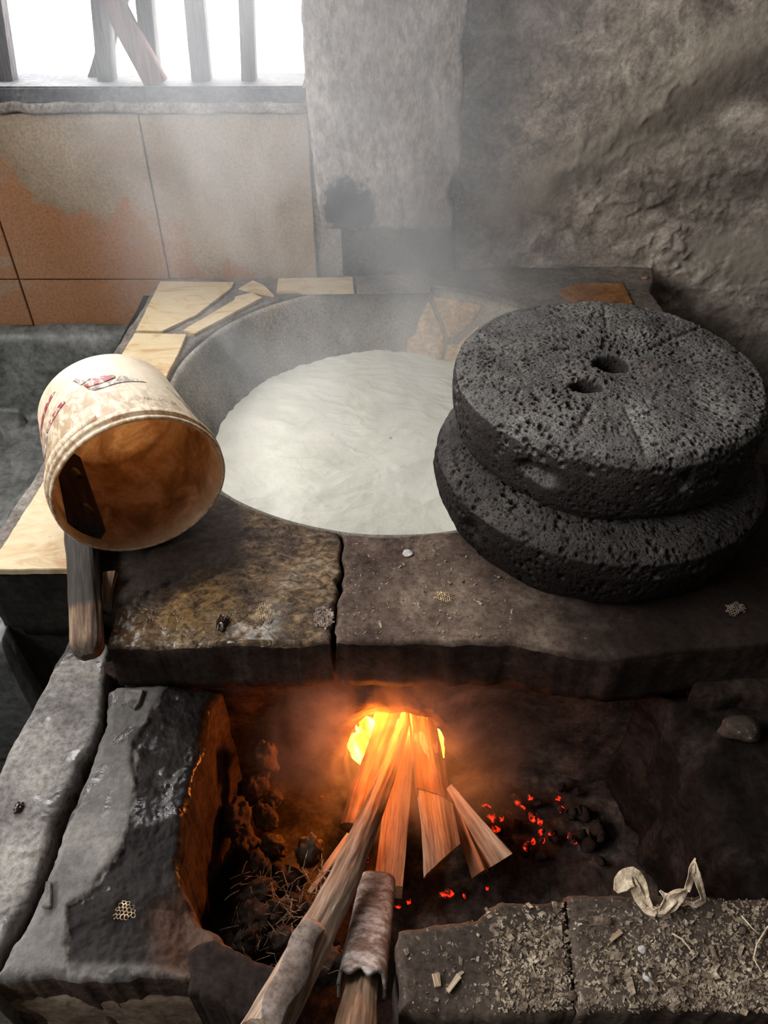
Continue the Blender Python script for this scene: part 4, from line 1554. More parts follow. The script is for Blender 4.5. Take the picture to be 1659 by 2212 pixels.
# darker upper half, worn lighter grip
kk = N('handle_wood')
c_ = kk.co('Object', scale=(1, 1, 0.07))
g = kk.noise(c_, 110, 6, 0.65, 0.4)
worn = kk.ramp(g, [(0.36, (0.03, 0.018, 0.014)), (0.5, (0.13, 0.08, 0.052)), (0.66, (0.32, 0.22, 0.145))])
dark = kk.ramp(g, [(0.32, (0.02, 0.017, 0.016)), (0.7, (0.085, 0.07, 0.06))])
zz = kk.sep(kk.co('Object'))[2]
w_ = kk.math('MULTIPLY', kk.range(kk.math('ADD', zz, kk.math('MULTIPLY', g, 0.02)), HL - 0.075, HL - 0.06), kk.range(kk.math('ADD', zz, kk.math('MULTIPLY', g, 0.02)), HL + 0.004, HL - 0.012, 0.25, 1.0))
M_handle = kk.done(kk.mix(w_, dark, worn), 0.55, kk.bump(g, 0.6, 0.003), 0.15)
hd = bchild('handle', me, M_handle)
bpy.context.view_layer.update()
hd.matrix_parent_inverse = MB_.inverted()
hd.matrix_world = MH
tag(hd, 'charred wooden handle with a worn pale grip')

sec = np.array([(-0.010, -0.004), (0.010, -0.004), (0.008, 0.006), (-0.009, 0.005)])
A, B = P(238, 1238, 0.762), P(231, 1305, 0.748)
me = log_mesh('sliver', float(np.linalg.norm(B - A)), sec, sec * 0.4, n=16, amp=0.0015, seed=131, m=24)
o = link('wood_wedge', me, M_worn)
o.matrix_world = orient(A, B)
tag(o, 'small brown wood wedge lying on the slab beside the bucket ladle handle', 'wedge')

# =================================================================== BASIN at the left
prof = [(1.775, 0.62), (1.765, 0.628), (1.735, 0.622), (1.72, 0.60), (1.705, 0.50), (1.68, 0.42), (1.62, 0.385), (1.50, 0.37), (1.2, 0.362), (0.95, 0.36), (0.86, 0.375), (0.83, 0.42), (0.82, 0.60), (0.80, 0.625), (0.76, 0.62), (0.75, 0.58), (0.75, 0.0), (1.775, 0.0)]
pr_ = resample(prof, 220)
xs = np.linspace(-1.7, -0.585, 150)
V = np.stack([np.repeat(xs[:, None], 220, 1), np.repeat(pr_[None, :, 0], 150, 0), np.repeat(pr_[None, :, 1], 150, 0)], 2).reshape(-1, 3)
q = V.copy()
w_ = fbm3(q, 7, 4, 141) * 0.012
# cracked, peeling floor of the trough
flo = (V[:, 2] < 0.42) & (V[:, 2] > 0.3)
cr = np.abs(fbm(q + 0.08 * fbm3(q, 9, 2, 143), 9, 3, 144))
w_[:, 2] -= np.where(flo, 0.012 * np.exp(-(cr / 0.035) ** 2), 0)
w_[:, 2] += np.where(flo, 0.006 * np.sign(fbm(q, 8, 2, 145)), 0)
w_[:, 0] *= 0.1
V = V + w_
V[:, 0] = np.minimum(V[:, 0], -0.59)
F = [grid_quads(150, 220, wrap_v=True), [list(range(220))[::-1], list(range(149 * 220, 150 * 220))]]
me = build_mesh('basin', V, F)
bm = bmesh.new()
bm.from_mesh(me)
bmesh.ops.recalc_face_normals(bm, faces=bm.faces)
bm.to_mesh(me)
bm.free()
basin = link('cement_basin', me, M_basin)
tag(basin, 'wet grey-black cement basin sunk between the tiled wall and the tiled stove edge', 'basin')

# =================================================================== HEARTH LEDGE at the left of the fire pit
ZL = 0.65
ledge = empty('hearth_ledge', (-0.38, 0.45, 0.0))
tag(ledge, 'cracked grey cement ledge with wet puddles at the left of the fire pit', 'ledge')
Lp = P2([(168, 1335), (150, 1370), (75, 1510), (0, 1650), (-80, 1840), (-170, 2060), (-190, 2160)], ZL)
Rp = P2([(240, 1395), (224, 1480), (217, 1560), (190, 1622), (150, 1705), (112, 1790), (75, 1900), (32, 2000), (-5, 2060), (-40, 2150)], ZL)
me = slab_mesh('strip', Lp, Rp, 220, 70, ZL, 0.05, amp=0.002, scale=11, rnd=0.012, jag=0.002, seed=21, fine=0.0008, nsk=12)
child(ledge, 'outer_strip', me, M_ledge)
Lp = P2([(252, 1475), (229, 1490), (224, 1562), (214, 1595), (167, 1720), (132, 1800), (100, 1900), (58, 1990), (20, 2050), (-20, 2115)], ZL)
Rp = P2([(470, 1478), (445, 1540), (430, 1620), (400, 1760), (385, 1880), (415, 1955), (470, 2015), (560, 2070), (600, 2098)], ZL)


def ledge_relief(x, y):
    # the inner half is a rough lower coat: its ragged line runs down the ledge
    ln = np.array(P2([(345, 1500), (290, 1600), (288, 1740), (262, 1830), (190, 1930), (140, 1955), (140, 2100)], ZL))
    ly = np.interp(-y, -ln[::1, 1], ln[:, 0])
    q = np.stack([x.ravel(), y.ravel(), np.zeros(x.size)], 1)
    d = x - ly + 0.008 * fbm(q, 25, 4, 151).reshape(x.shape)
    st = 1 / (1 + np.exp(-d / 0.0015))
    st = st * np.clip((y - 0.27) / 0.03, 0, 1)
    r = 0.006 * fbm(q, 30, 4, 152).reshape(x.shape) + 0.002 * fbm(q, 110, 3, 153).reshape(x.shape)
    sag = -0.02 * np.clip((d - 0.05) / 0.08, 0, 1) ** 2
    return st * (-0.005 + r + sag)


me = slab_mesh('inner', Lp, Rp, 260, 160, ZL, 0.30, amp=0.0018, scale=11, rnd=0.012, jag=0.004, seed=23, hfun=ledge_relief, fine=0.0006, nsk=10, side=0.012)
kk = N('ledge_two_coats')
c_ = kk.co('Object')
n1 = kk.noise(c_, 9, 8, 0.65, 0.4)
n2 = kk.noise(c_, 130, 4, 0.7)
smooth = kk.ramp(n1, [(0.28, (0.085, 0.078, 0.075)), (0.5, (0.16, 0.15, 0.143)), (0.7, (0.27, 0.25, 0.23))])
sooty = kk.ramp(n1, [(0.3, (0.008, 0.006, 0.006)), (0.5, (0.018, 0.015, 0.014)), (0.7, (0.045, 0.037, 0.032))])
x_, y_, z_ = kk.sep(c_)
# ragged coat edge as a function of y (object space), matching the relief
fc = kk.new('ShaderNodeFloatCurve')
cv = fc.mapping.curves[0]
ln = np.array(P2([(345, 1500), (290, 1600), (288, 1740), (262, 1830), (190, 1930), (140, 1955), (140, 2100)], ZL))
pts = sorted([((p[1] - 0.2) / 0.5, (p[0] + 0.5) / 0.4) for p in ln])
while len(cv.points) < len(pts):
    cv.points.new(0.5, 0.5)
for p_, (u_, v_) in zip(cv.points, pts):
    p_.location = (min(max(u_, 0), 1), min(max(v_, 0), 1))
    p_.handle_type = 'VECTOR'
fc.mapping.update()
kk.put(fc.inputs['Value'], kk.math('DIVIDE', kk.math('SUBTRACT', y_, 0.2), 0.5))
lx = kk.math('SUBTRACT', kk.math('MULTIPLY', fc.outputs[0], 0.4), 0.5)
dd = kk.math('ADD', kk.math('SUBTRACT', x_, lx), kk.math('MULTIPLY', kk.math('SUBTRACT', kk.noise(c_, 30, 5, 0.7), 0.5), 0.02))
msk = kk.math('MULTIPLY', kk.range(dd, -0.002, 0.004), kk.range(y_, 0.285, 0.305))
col = kk.mix(msk, smooth, sooty)
col = kk.mix(kk.math('MULTIPLY', kk.range(kk.math('ABSOLUTE', dd), 0.005, 0.0), 0.5), col, (0.3, 0.27, 0.25))
red = kk.range(dd, 0.075, 0.12)
col = kk.mix(kk.math('MULTIPLY', red, 0.6), col, (0.14, 0.075, 0.05))
col = kk.mix(0.5, col, kk.ramp(n2, [(0.3, 0.4), (0.5, 0.9), (0.72, 1.35)]), 'MULTIPLY')
wet = kk.ramp(kk.noise(kk.co('Object', loc=(0.8, 2.2, 0)), 13, 4, 0.6, 0.6), [(0.55, 0.0), (0.60, 1.0)])
col = kk.mix(kk.math('MULTIPLY', wet, 0.55), col, (0.02, 0.02, 0.02))
rx = kk.new('ShaderNodeMix', data_type='FLOAT')
kk.put(rx.inputs[0], wet)
rx.inputs[2].default_value = 0.6
rx.inputs[3].default_value = 0.06
sp_ = kk.new('ShaderNodeMix', data_type='FLOAT')
kk.put(sp_.inputs[0], wet)
sp_.inputs[2].default_value = 0.12
sp_.inputs[3].default_value = 0.6
M_ledge2 = kk.done(col, rx.outputs[0], kk.bump(kk.math('ADD', n1, kk.math('MULTIPLY', n2, 0.5)), 0.4, 0.005), sp_.outputs[0])
inner_slab = child(ledge, 'inner_slab', me, [M_ledge2, M_clay])
# front wall of the ledge, brown, and its lower corner block
me = slab_mesh('fw', [(-0.56, 0.1), (-0.56, 0.615)], [(-0.07, 0.1), (-0.16, 0.58)], 50, 80, 0.03, 0.0, amp=0.005, scale=9, rnd=0.02, jag=0.006, seed=25, M=np.array([[1, 0, 0, 0], [0, 0, -1, 0.31], [0, 1, 0, 0], [0, 0, 0, 1]], float))
child(ledge, 'front_wall', me, M_browncem)
cb = P2([(400, 2052), (470, 2022), (600, 2092), (575, 2200), (520, 2190), (400, 2145)], 0.632)
me = slab_mesh('cb', [cb[1], cb[0], cb[5]], [cb[2], cb[3], cb[4]], 60, 50, 0.634, 0.40, amp=0.004, scale=16, rnd=0.010, jag=0.004, seed=27)
child(ledge, 'corner_block', me, M_soot)
# flakes of render peeling on the ledge
fl = [[(270, 1490), (310, 1488), (302, 1515), (290, 1532), (268, 1512)], [(100, 1905), (112, 1900), (108, 1960), (88, 1958)]]
for i, f_ in enumerate(fl):
    me = prism_mesh('flake', P2(f_, ZL + 0.006), ZL - 0.002, ZL + 0.006, 0.001, 0.002, i + 5, 0.004)
    child(inner_slab, 'render_flake', me, M_ledge)

# =================================================================== FIRE PIT
nx_, ny_ = 190, 110
gx, gy = np.meshgrid(np.linspace(-0.36, 0.66, nx_), np.linspace(0.20, 0.84, ny_), indexing='ij')
Q = np.stack([gx.ravel(), gy.ravel(), np.zeros(gx.size)], 1)
z = 0.355 + 0.012 * fbm(Q, 8, 4, 161) + 0.010 * fbm(Q, 40, 3, 162)
# rubble mound filling the left of the pit
mound = np.exp(-(((Q[:, 0] + 0.17) / 0.075) ** 2 + ((Q[:, 1] - 0.42) / 0.14) ** 2)) * 0.12
z = z + mound * (1 + 0.5 * fbm(Q, 25, 4, 163))
Q[:, 2] = z
me = build_mesh('pit', Q, [grid_quads(nx_, ny_)])
pit = link('ash_bed', me, M_ash)
md = pit.modifiers.new('t', 'SOLIDIFY')
md.thickness = 0.05
md.offset = -1
tag(pit, 'bed of dark ash and mud heaped on the fire pit floor', 'ash', kind='stuff')

# front slab at the right with wood chips on it
hearth = empty('hearth_slab', (0.3, 0.3, 0.0))
tag(hearth, 'flat brown hearth slab at the front right of the fire pit, strewn with wood chips', 'hearth')
ZH = 0.65
back = P2([(852, 2040), (862, 2003), (930, 1990), (1030, 1980), (1050, 1958), (1070, 1943), (1120, 1938), (1225, 1932)], ZH)
front = P2([(868, 2188), (950, 2196), (1080, 2200), (1250, 2190)], ZH)
me = slab_mesh('hs', back, front, 120, 60, ZH, 0.30, amp=0.0016, scale=12, rnd=0.014, jag=0.004, seed=51, fine=0.0008, nsk=8, side=0.008)
child(hearth, 'slab_piece', me, M_hearth)
back = P2([(1226, 1933), (1330, 1928), (1480, 1932), (1659, 1934), (1900, 1938)], ZH)
front = P2([(1251, 2190), (1400, 2188), (1659, 2188), (2000, 2185)], ZH)
me = slab_mesh('hs', back, front, 120, 60, ZH + 0.001, 0.30, amp=0.0016, scale=12, rnd=0.010, jag=0.004, seed=53, fine=0.0008, nsk=8, side=0.008)
child(hearth, 'slab_piece', me, M_hearth)
me = boxes_mesh('base', [(0.03, 0.85, 0.28, 0.33, 0.0, 0.58)], cuts=6, amp=0.006, seed=55)
child(hearth, 'base_wall', me, M_dark)

# right side wall of the pit with its shelf and an embedded stone
side = empty('pit_side_wall', (0.55, 0.52, 0.0))
tag(side, 'dark rough masonry wall closing the fire pit at its right', 'masonry')
me = slab_mesh('sw', [(0.37, 0.66), (0.40, 0.58), (0.405, 0.45), (0.43, 0.36)], [(0.90, 0.66), (0.90, 0.58), (0.90, 0.45), (0.90, 0.36)], 80, 80, 0.64, 0.25, amp=0.012, scale=10, rnd=0.03, jag=0.01, seed=57, nsk=16, side=0.02)
child(side, 'masonry_block', me, M_pitch)
me = slab_mesh('shelf', P2([(1496, 1440), (1500, 1500)], 0.672), P2([(1760, 1430), (1760, 1508)], 0.672), 30, 60, 0.676, 0.62, amp=0.003, scale=14, rnd=0.01, jag=0.006, seed=59)
child(side, 'shelf_slab', me, M_soot)
c_ = P(1600, 1572, 0.66)
me = rock_mesh('stone', (0.030, 0.018, 0.014), 3, 0.2, 1.8, 12)
o = child(side, 'stone', me, M_hearth)
o.location = Vector(c_)
o.matrix_parent_inverse = Matrix.Translation(side.location).inverted()

from mathutils.bvhtree import BVHTree


def tree_of(root):
    vs, fs = [], []
    for o_ in COL.objects:
        if o_.parent is root and o_.type == 'MESH':
            k0 = len(vs)
            vs += [tuple(v.co) for v in o_.data.vertices]
            fs += [tuple(k0 + i for i in p.vertices) for p in o_.data.polygons]
    return BVHTree.FromPolygons(vs, fs)


T_hearth = tree_of(hearth)
T_stove = tree_of(stove)
T_ledge = tree_of(ledge)


def top_z(tree, x, y, z0):
    h = tree.ray_cast(Vector((x, y, z0 + 0.05)), Vector((0, 0, -1)), 0.09)
    return h[0].z if h[0] is not None else None


def on(tree, px, py, z, lift=0.0):
    """photo point dropped on the real surface of a slab"""
    p = P(px, py, z)
    for _ in range(2):
        t = top_z(tree, p[0], p[1], z)
        if t is not None:
            p = P(px, py, t)
            p[2] = t + lift
    return p


# clods and stones heaped in the left of the pit
clods = [((575, 1640), 0.62, 0.50, (0.018, 0.018, 0.045)), ((548, 1700), 0.60, 0.46, (0.02, 0.02, 0.03)), ((590, 1725), 0.58, 0.46, (0.016, 0.014, 0.014)), ((572, 1765), 0.56, 0.45, (0.02, 0.016, 0.022)),
         ((510, 1770), 0.54, 0.46, (0.035, 0.025, 0.02)), ((530, 1820), 0.50, 0.45, (0.03, 0.022, 0.02)), ((590, 1830), 0.50, 0.45, (0.022, 0.02, 0.016)), ((668, 1838), 0.50, 0.47, (0.026, 0.02, 0.018)),
         ((560, 1880), 0.44, 0.47, (0.025, 0.022, 0.018)), ((620, 1900), 0.44, 0.46, (0.028, 0.02, 0.02)), ((555, 1930), 0.40, 0.50, (0.024, 0.02, 0.016)), ((545, 1985), 0.38, 0.50, (0.026, 0.02, 0.022)),
         ((600, 1980), 0.38, 0.49, (0.02, 0.02, 0.02)), ((610, 2035), 0.36, 0.50, (0.022, 0.018, 0.02)), ((540, 2030), 0.36, 0.50, (0.022, 0.018, 0.02)), ((690, 2000), 0.38, 0.46, (0.022, 0.02, 0.03)),
         ((695, 2090), 0.34, 0.47, (0.022, 0.02, 0.035)), ((640, 1965), 0.38, 0.46, (0.022, 0.02, 0.024))]
CLOD_LABELS = [
    'tall upright mud clod, topmost of the heap left of the fire mouth',
    'roundish mud clod at the far left below the tall upright clod',
    'small firelit clod directly beneath the tall upright clod',
    'orange firelit clod halfway down the left heap',
    'wide flat clod against the hearth ledge wall, left of the firelit clods',
    'wide clod resting below the flat one beside the hearth ledge wall',
    'low clod under the halfway firelit clod in the left heap',
    'lone brown clod nearest the pole, just left of the thin splinter',
    'dark ashen clod under the wide clods at the left of the heap',
    'dark ashen clod between the heap and the thin splinter tip',
    'dark fibrous clod at the left, above the pit front corner',
    'fibrous straw-covered clod nearest the pit front left corner',
    'straw-covered clod right of the pit front left corner',
    'lowest dark clod beside the lower half of the long pole',
    'lowest dark clod at the left, under the straw',
    'dark clod in the gap between the long pole and the bark log',
    'frontmost dark clod low in the gap between pole and bark log',
    'dark clod hidden close beneath the middle of the long pole']
for i, (px, Y, z_, s_) in enumerate(clods):
    c_ = P(px[0], px[1], z_)
    me = rock_mesh('clod', s_, 4, 0.28, 1.9, 200 + i)
    o = link('clod', me, M_earth if i < 8 else M_ash, loc=tuple(c_), rot=(0.2 * i, 0.3 * i, i))
    tag(o, CLOD_LABELS[i], 'clod', 'mud clods in the fire pit')

# dry roots and straw on the heap
V, F = [], []
off = 0
sv, sf = [], []
for i in range(240):
    px = random.uniform(515, 720)
    py = random.uniform(1880, 2110)
    a = P(px, py, 0.50 + random.uniform(0, 0.02))
    d = np.array([random.gauss(0, 1), random.gauss(0, 1), random.gauss(0, 0.4)])
    d /= np.linalg.norm(d)
    l_ = random.uniform(0.008, 0.03)
    m_ = a + d * l_ / 2 + np.array([0, 0, random.uniform(0, 0.005)])
    b_ = a + d * l_
    t_ = random.uniform(0.0003, 0.0008)
    ref = np.array([0, 0, t_])
    sd = np.cross(d, [0, 0, 1])
    sd = sd / (np.linalg.norm(sd) + 1e-9) * t_
    for p_ in (a, m_, b_):
        sv += [p_ + sd, p_ + ref, p_ - sd, p_ - ref]
    for s0 in (0, 4):
        for k in range(4):
            sf.append([off + s0 + k, off + s0 + (k + 1) % 4, off + s0 + 4 + (k + 1) % 4, off + s0 + 4 + k])
    off += 12
me = build_mesh('straw', np.array(sv), [np.array(sf)])
o = link('straw_litter', me, M_chips)
tag(o, 'fine dry straw and root fibres on the mud heap left of the logs', 'straw', kind='stuff')

# =================================================================== FIREWOOD


def wood(A, B, sec0, sec1, mat, label, name='split_log', roll=0.0, **kw):
    A, B = np.asarray(A), np.asarray(B)
    me = log_mesh(name, float(np.linalg.norm(B - A)), np.asarray(sec0, float), np.asarray(sec1, float), **kw)
    o = link(name, me, mat)
    o.matrix_world = orient(A, B) @ Matrix.Rotation(roll, 4, 'Z')
    tag(o, label, 'firewood')
    return o


rnd_sec = lambda w, t, flat=0.6: np.array([(-w, -t * flat), (-w * 0.5, -t), (w * 0.5, -t), (w, -t * flat), (w, t * 0.2), (w * 0.55, t * 0.8), (0, t), (-w * 0.55, t * 0.75), (-w, t * 0.15)])
G = 'firewood feeding the stove mouth'
# the long pole at the left, running out over the front edge
pA = PY(876, 1545, 0.75)
pB = P(566, 2235, 0.70)
pole = wood(pA, pB, rnd_sec(0.0085, 0.009), rnd_sec(0.0225, 0.02), M_pole, 'long pale split pole reaching from the flames out past the front edge of the hearth', n=90, amp=0.003, seed=301, ribs=0.0016, m=64, bend=(0.013, 0))
pole['group'] = G
# loose bark on the pole's near end
L_ = (Vector(pB) - Vector(pA)).length
bs = []
nb_, ml_ = 24, 14
for i in range(nb_):
    t = i / (nb_ - 1)
    for j in range(ml_):
        a = radians(40 + (75 - 25 * abs(2 * t - 1)) * j / (ml_ - 1) + 10 * sin(t * 9))
        w = 0.0245 if t < 1 else 0.02
        bs.append((w * cos(a), w * 0.98 * sin(a) * 0.95, L_ * (0.80 + 0.2 * t)))
me = build_mesh('bark', bs, [grid_quads(nb_, ml_)])
b_ = link('bark', me, M_greybark, pole)
md = b_.modifiers.new('t', 'SOLIDIFY')
md.thickness = 0.003
# charred thick log behind it
w_ = wood(PY(840, 1538, 0.75), P(762, 1790, 0.43), rnd_sec(0.017, 0.018), rnd_sec(0.021, 0.02), M_burnt, 'charred cracked log burning along its length, behind the long pole', n=70, amp=0.006, seed=303, ribs=0.003, m=64)
w_['group'] = G
# thin splinter
w_ = wood(P(756, 1806, 0.475), P(668, 1928, 0.50), [(-0.006, -0.004), (0.006, -0.003), (0.005, 0.004), (-0.005, 0.004)], [(-0.003, -0.002), (0.003, -0.002), (0.003, 0.002), (-0.003, 0.002)], M_pale, 'thin pale splinter of wood leaning beside the long pole', name='wood_splinter', n=24, amp=0.002, seed=305, m=24)
w_['group'] = G
# square beam in the middle
sq = lambda w, t: np.array([(-w, -t), (w, -t), (w, t), (-w, t)])
w_ = wood(PY(872, 1600, 0.735), P(838, 1925, 0.42), sq(0.019, 0.015), sq(0.021, 0.016), M_beam, 'straight sawn reddish beam lying in the middle of the fire', n=60, amp=0.002, seed=307, ribs=0.001, m=64)
w_['group'] = G
# big split block at the right with a pale fresh face
w_ = wood(PY(907, 1535, 0.75), P(953, 1862, 0.435), [(-0.018, -0.018), (0.018, -0.02), (0.021, 0.008), (0.008, 0.018), (-0.014, 0.016)], [(-0.024, -0.024), (0.026, -0.026), (0.031, 0.012), (0.012, 0.021), (-0.026, 0.018)], M_pale, 'thick split block with a pale fresh face and cut end, right of the sawn beam', n=70, amp=0.003, seed=309, ribs=0.0015, slant=(-0.7, 0.2), m=64)
w_['group'] = G
# its burnt upper skin
L2 = float(np.linalg.norm(P(953, 1862, 0.435) - PY(907, 1535, 0.75)))
me = log_mesh('charred_skin', L2 * 0.62, np.array([(-0.0195, -0.012), (0.0195, -0.012), (0.0225, 0.009), (0.008, 0.0198), (-0.0155, 0.0175)]), np.array([(-0.0235, -0.012), (0.024, -0.012), (0.0275, 0.0115), (0.0105, 0.0215), (-0.0225, 0.0195)]), n=40, amp=0.003, seed=311, ribs=0.002, slant=(0.5, 0.0))
link('charred_skin', me, M_burnt, w_)
# wedge at the far right
w_ = wood(P(968, 1700, 0.46), P(1088, 1855, 0.43), [(-0.004, -0.010), (0.007, -0.010), (0.004, 0.008)], [(-0.024, -0.020), (0.024, -0.018), (0.006, 0.022)], M_pale, 'short triangular wedge of split wood fanning out at the right end of the fire', n=40, amp=0.002, seed=313, ribs=0.0015, slant=(0.1, 0.1), m=60)
w_['group'] = G
# second thin wedge between block and wedge
w_ = wood(P(970, 1715, 0.44), P(1040, 1885, 0.42), [(-0.004, -0.008), (0.006, -0.008), (0.003, 0.006)], [(-0.013, -0.013), (0.014, -0.012), (0.003, 0.012)], M_beam, 'narrow split wedge squeezed between the pale block and the triangular wedge', n=40, amp=0.002, seed=315, ribs=0.0015, m=60)
w_['group'] = G
# lichen grey bark log in front
A, B = P(815, 1912, 0.52), P(764, 2240, 0.66)
w_ = wood(A, B, rnd_sec(0.017, 0.012, 0.9), rnd_sec(0.021, 0.014, 0.9), M_worn, 'short log with flaking white-grey bark in front of the fire', n=60, amp=0.005, seed=317, ribs=0.002, m=64)
w_['group'] = G
L3 = float(np.linalg.norm(B - A))
bs = []
nb_, ml_ = 44, 26
for i in range(nb_):
    t = i / (nb_ - 1)
    for j in range(ml_):
        a = radians(-35 + 250 * j / (ml_ - 1))
        k = 1 + 0.05 * fbm(np.array([[i * 0.13, j * 0.2, 1]]), 2.0, 3, 33)[0]
        w = (0.0195 + 0.0035 * t) * k
        cc_, ss_ = cos(a), sin(a)
        w = w / (abs(cc_) ** 4 + abs(ss_) ** 4) ** 0.25
        bs.append((w * cc_, w * ss_ * 0.72, L3 * (-0.01 + (0.74 + 0.02 * sin(j * 1.3)) * t)))
me = build_mesh('bark', bs, [grid_quads(nb_, ml_)])
b_ = link('bark', me, M_bark, w_)
md = b_.modifiers.new('t', 'SOLIDIFY')
md.thickness = 0.004
md.offset = -1

# =================================================================== FIRE
fire = empty('fire', (0.0, 0.78, 0.37))
tag(fire, 'bright yellow-orange fire burning in the stove mouth behind the logs', 'fire')


def flame(x, y, z, h, r, seed):
    pr = [(0.001, 0), (r * 0.7, h * 0.03), (r, h * 0.2), (r * 0.85, h * 0.45), (r * 0.5, h * 0.72), (r * 0.2, h * 0.92), (0.001, h)]

    def wob(V):
        q = V + seed
        k = (V[:, 2] / h)[:, None]
        d = fbm3(q, 18, 3, seed) * np.array([0.02, 0.02, 0.0]) * (0.3 + k)
        return V + d
    me = lathe_mesh('flame', resample(pr, 40), 32, wob)
    o = link('flame', me, M_flame, fire)
    o.matrix_parent_inverse = Matrix.Translation(fire.location).inverted()
    o.location = (x, y, z)


for i, (fx, fy, fY, fh, fr) in enumerate([(800, 1640, 0.725, 0.150, 0.030), (772, 1640, 0.735, 0.125, 0.022), (838, 1600, 0.775, 0.14, 0.03), (882, 1610, 0.772, 0.14, 0.02), (950, 1630, 0.735, 0.13, 0.020), (975, 1640, 0.77, 0.12, 0.03), (735, 1640, 0.78, 0.12, 0.03)]):
    a = PY(fx, fy, fY)
    flame(a[0], a[1], a[2] - 0.01, fh, fr, 401 + i)

# glowing coals
embers = [(1045, 1735, 7), (1062, 1765, 9), (1055, 1745, 6), (1070, 1790, 8), (1082, 1768, 6), (1110, 1722, 6), (1120, 1732, 8), (1145, 1722, 6), (1128, 1745, 5), (1150, 1765, 8), (1166, 1775, 6), (1098, 1758, 5),
          (1172, 1795, 5), (1190, 1798, 6), (1166, 1800, 5), (1140, 1828, 8), (1152, 1818, 5), (1170, 1815, 6), (1232, 1808, 7), (1240, 1818, 5), (1205, 1725, 6), (1212, 1748, 7), (985, 1715, 6), (972, 1706, 5),
          (695, 1725, 5), (860, 1955, 6), (882, 1948, 5), (955, 1935, 7), (972, 1928, 8), (1052, 1918, 4), (792, 1856, 5), (1005, 1935, 5), (780, 1985, 4)]
ez = 0.385
for i, (px, py, s_) in enumerate(embers):
    c_ = P(px, py, ez)
    r_ = s_ * 0.0009
    me = rock_mesh('ember', (r_ * 1.2, r_ * 0.9, r_ * 0.9), 2, 0.3, 2.0, 500 + i)
    o = link('ember', me, M_ember, loc=tuple(c_), rot=(i, 2 * i, 3 * i))
    if px > 1000 and py < 1880:
        tag(o, 'small glowing red ember in the scattered cluster right of the triangular wedge', 'ember', 'embers right of the logs')
    elif py > 1900:
        tag(o, 'small glowing red ember on the ash between log ends and hearth slab', 'ember', 'embers before the hearth slab')
    elif px > 900:
        tag(o, 'glowing ember tucked behind the upper end of the triangular wedge', 'ember', 'embers behind the wedge')
    elif px < 740:
        tag(o, 'single red ember glowing alone left of the charred logs', 'ember')
    else:
        tag(o, 'single red ember in the gap between the long pole and the sawn beam', 'ember')
# dead coals among them
for i in range(26):
    px, py = random.uniform(1020, 1300), random.uniform(1700, 1880)
    c_ = P(px, py, 0.372)
    r_ = random.uniform(0.006, 0.013)
    me = rock_mesh('coal', (r_ * 1.3, r_, r_ * 0.8), 2, 0.3, 2.0, 600 + i)
    o = link('coal', me, M_soot, loc=tuple(c_), rot=(i, i * 0.7, i * 2))
    tag(o, 'dead black coal among the embers right of the logs', 'coal', 'dead coals beside the embers')

# =================================================================== LITTER ON THE HEARTH
nchip = 4600
cv_, cf_ = [], []
cube = np.array([(-1, -1, -1), (1, -1, -1), (1, 1, -1), (-1, 1, -1), (-1, -1, 1), (1, -1, 1), (1, 1, 1), (-1, 1, 1)], float)
cq = np.array([(0, 3, 2, 1), (4, 5, 6, 7), (0, 1, 5, 4), (1, 2, 6, 5), (2, 3, 7, 6), (3, 0, 4, 7)])
k = 0
while k < nchip:
    px, py = rng.uniform(870, 1700), rng.uniform(1940, 2185)
    dn = 0.12 + 0.55 * np.exp(-((px - 1150) / 85) ** 2) * np.clip((py - 1950) / 60, 0, 1) + 0.6 * np.exp(-((px - 1470) / 190) ** 2) * np.clip((py - 1950) / 130, 0, 1) + 0.25 * (px > 1560)
    dn *= 0.3 if px < 1050 else 1.0
    if rng.random() > dn:
        continue
    c_ = on(T_hearth, px, py, ZH)
    if top_z(T_hearth, c_[0], c_[1], ZH) is None:
        continue
    s_ = rng.gamma(1.5, 0.00042) + 0.00035
    sz = np.array([s_ * rng.uniform(0.8, 2.2), s_ * rng.uniform(0.5, 1.1), s_ * rng.uniform(0.12, 0.4)])
    B = cube * sz * (1 + 0.4 * rng.uniform(-1, 1, (8, 1)))
    az, ay, axx = rng.uniform(0, 6.28), rng.normal(0, 0.35), rng.normal(0, 0.35)
    R_ = np.array(Matrix.Rotation(az, 3, 'Z') @ Matrix.Rotation(ay, 3, 'Y') @ Matrix.Rotation(axx, 3, 'X'))
    cv_.append(B @ R_.T + c_ + np.array([0, 0, sz[2] * 0.6]))
    cf_.append(cq + 8 * k)
    k += 1
# sparse crumbs on the stove's front slab too
for j in range(420):
    px, py = rng.uniform(745, 1110), rng.uniform(1165, 1380)
    c_ = on(T_stove, px, py, ZT, 0.0003)
    s_ = rng.gamma(1.3, 0.00038) + 0.0003
    sz = np.array([s_ * rng.uniform(0.8, 2.4), s_ * 0.7, s_ * 0.3])
    B = cube * sz * (1 + 0.4 * rng.uniform(-1, 1, (8, 1)))
    R_ = np.array(Matrix.Rotation(rng.uniform(0, 6.28), 3, 'Z') @ Matrix.Rotation(rng.normal(0, 0.3), 3, 'Y'))
    if j == 0:
        sv2, sf2 = [], []
    sv2.append(B @ R_.T + c_)
    sf2.append(cq + 8 * j)
me = build_mesh('chips', np.concatenate(cv_), [np.concatenate(cf_)], smooth=False)
o = link('wood_chips', me, M_chips)
tag(o, 'scatter of small dry wood chips and bark crumbs over the brown hearth slab', 'chips', kind='stuff')
me = build_mesh('crumbs', np.concatenate(sv2), [np.concatenate(sf2)], smooth=False)
o = link('crumbs', me, M_chips)
tag(o, 'sparse pale crumbs on the right half of the stove front slab', 'crumbs', kind='stuff')


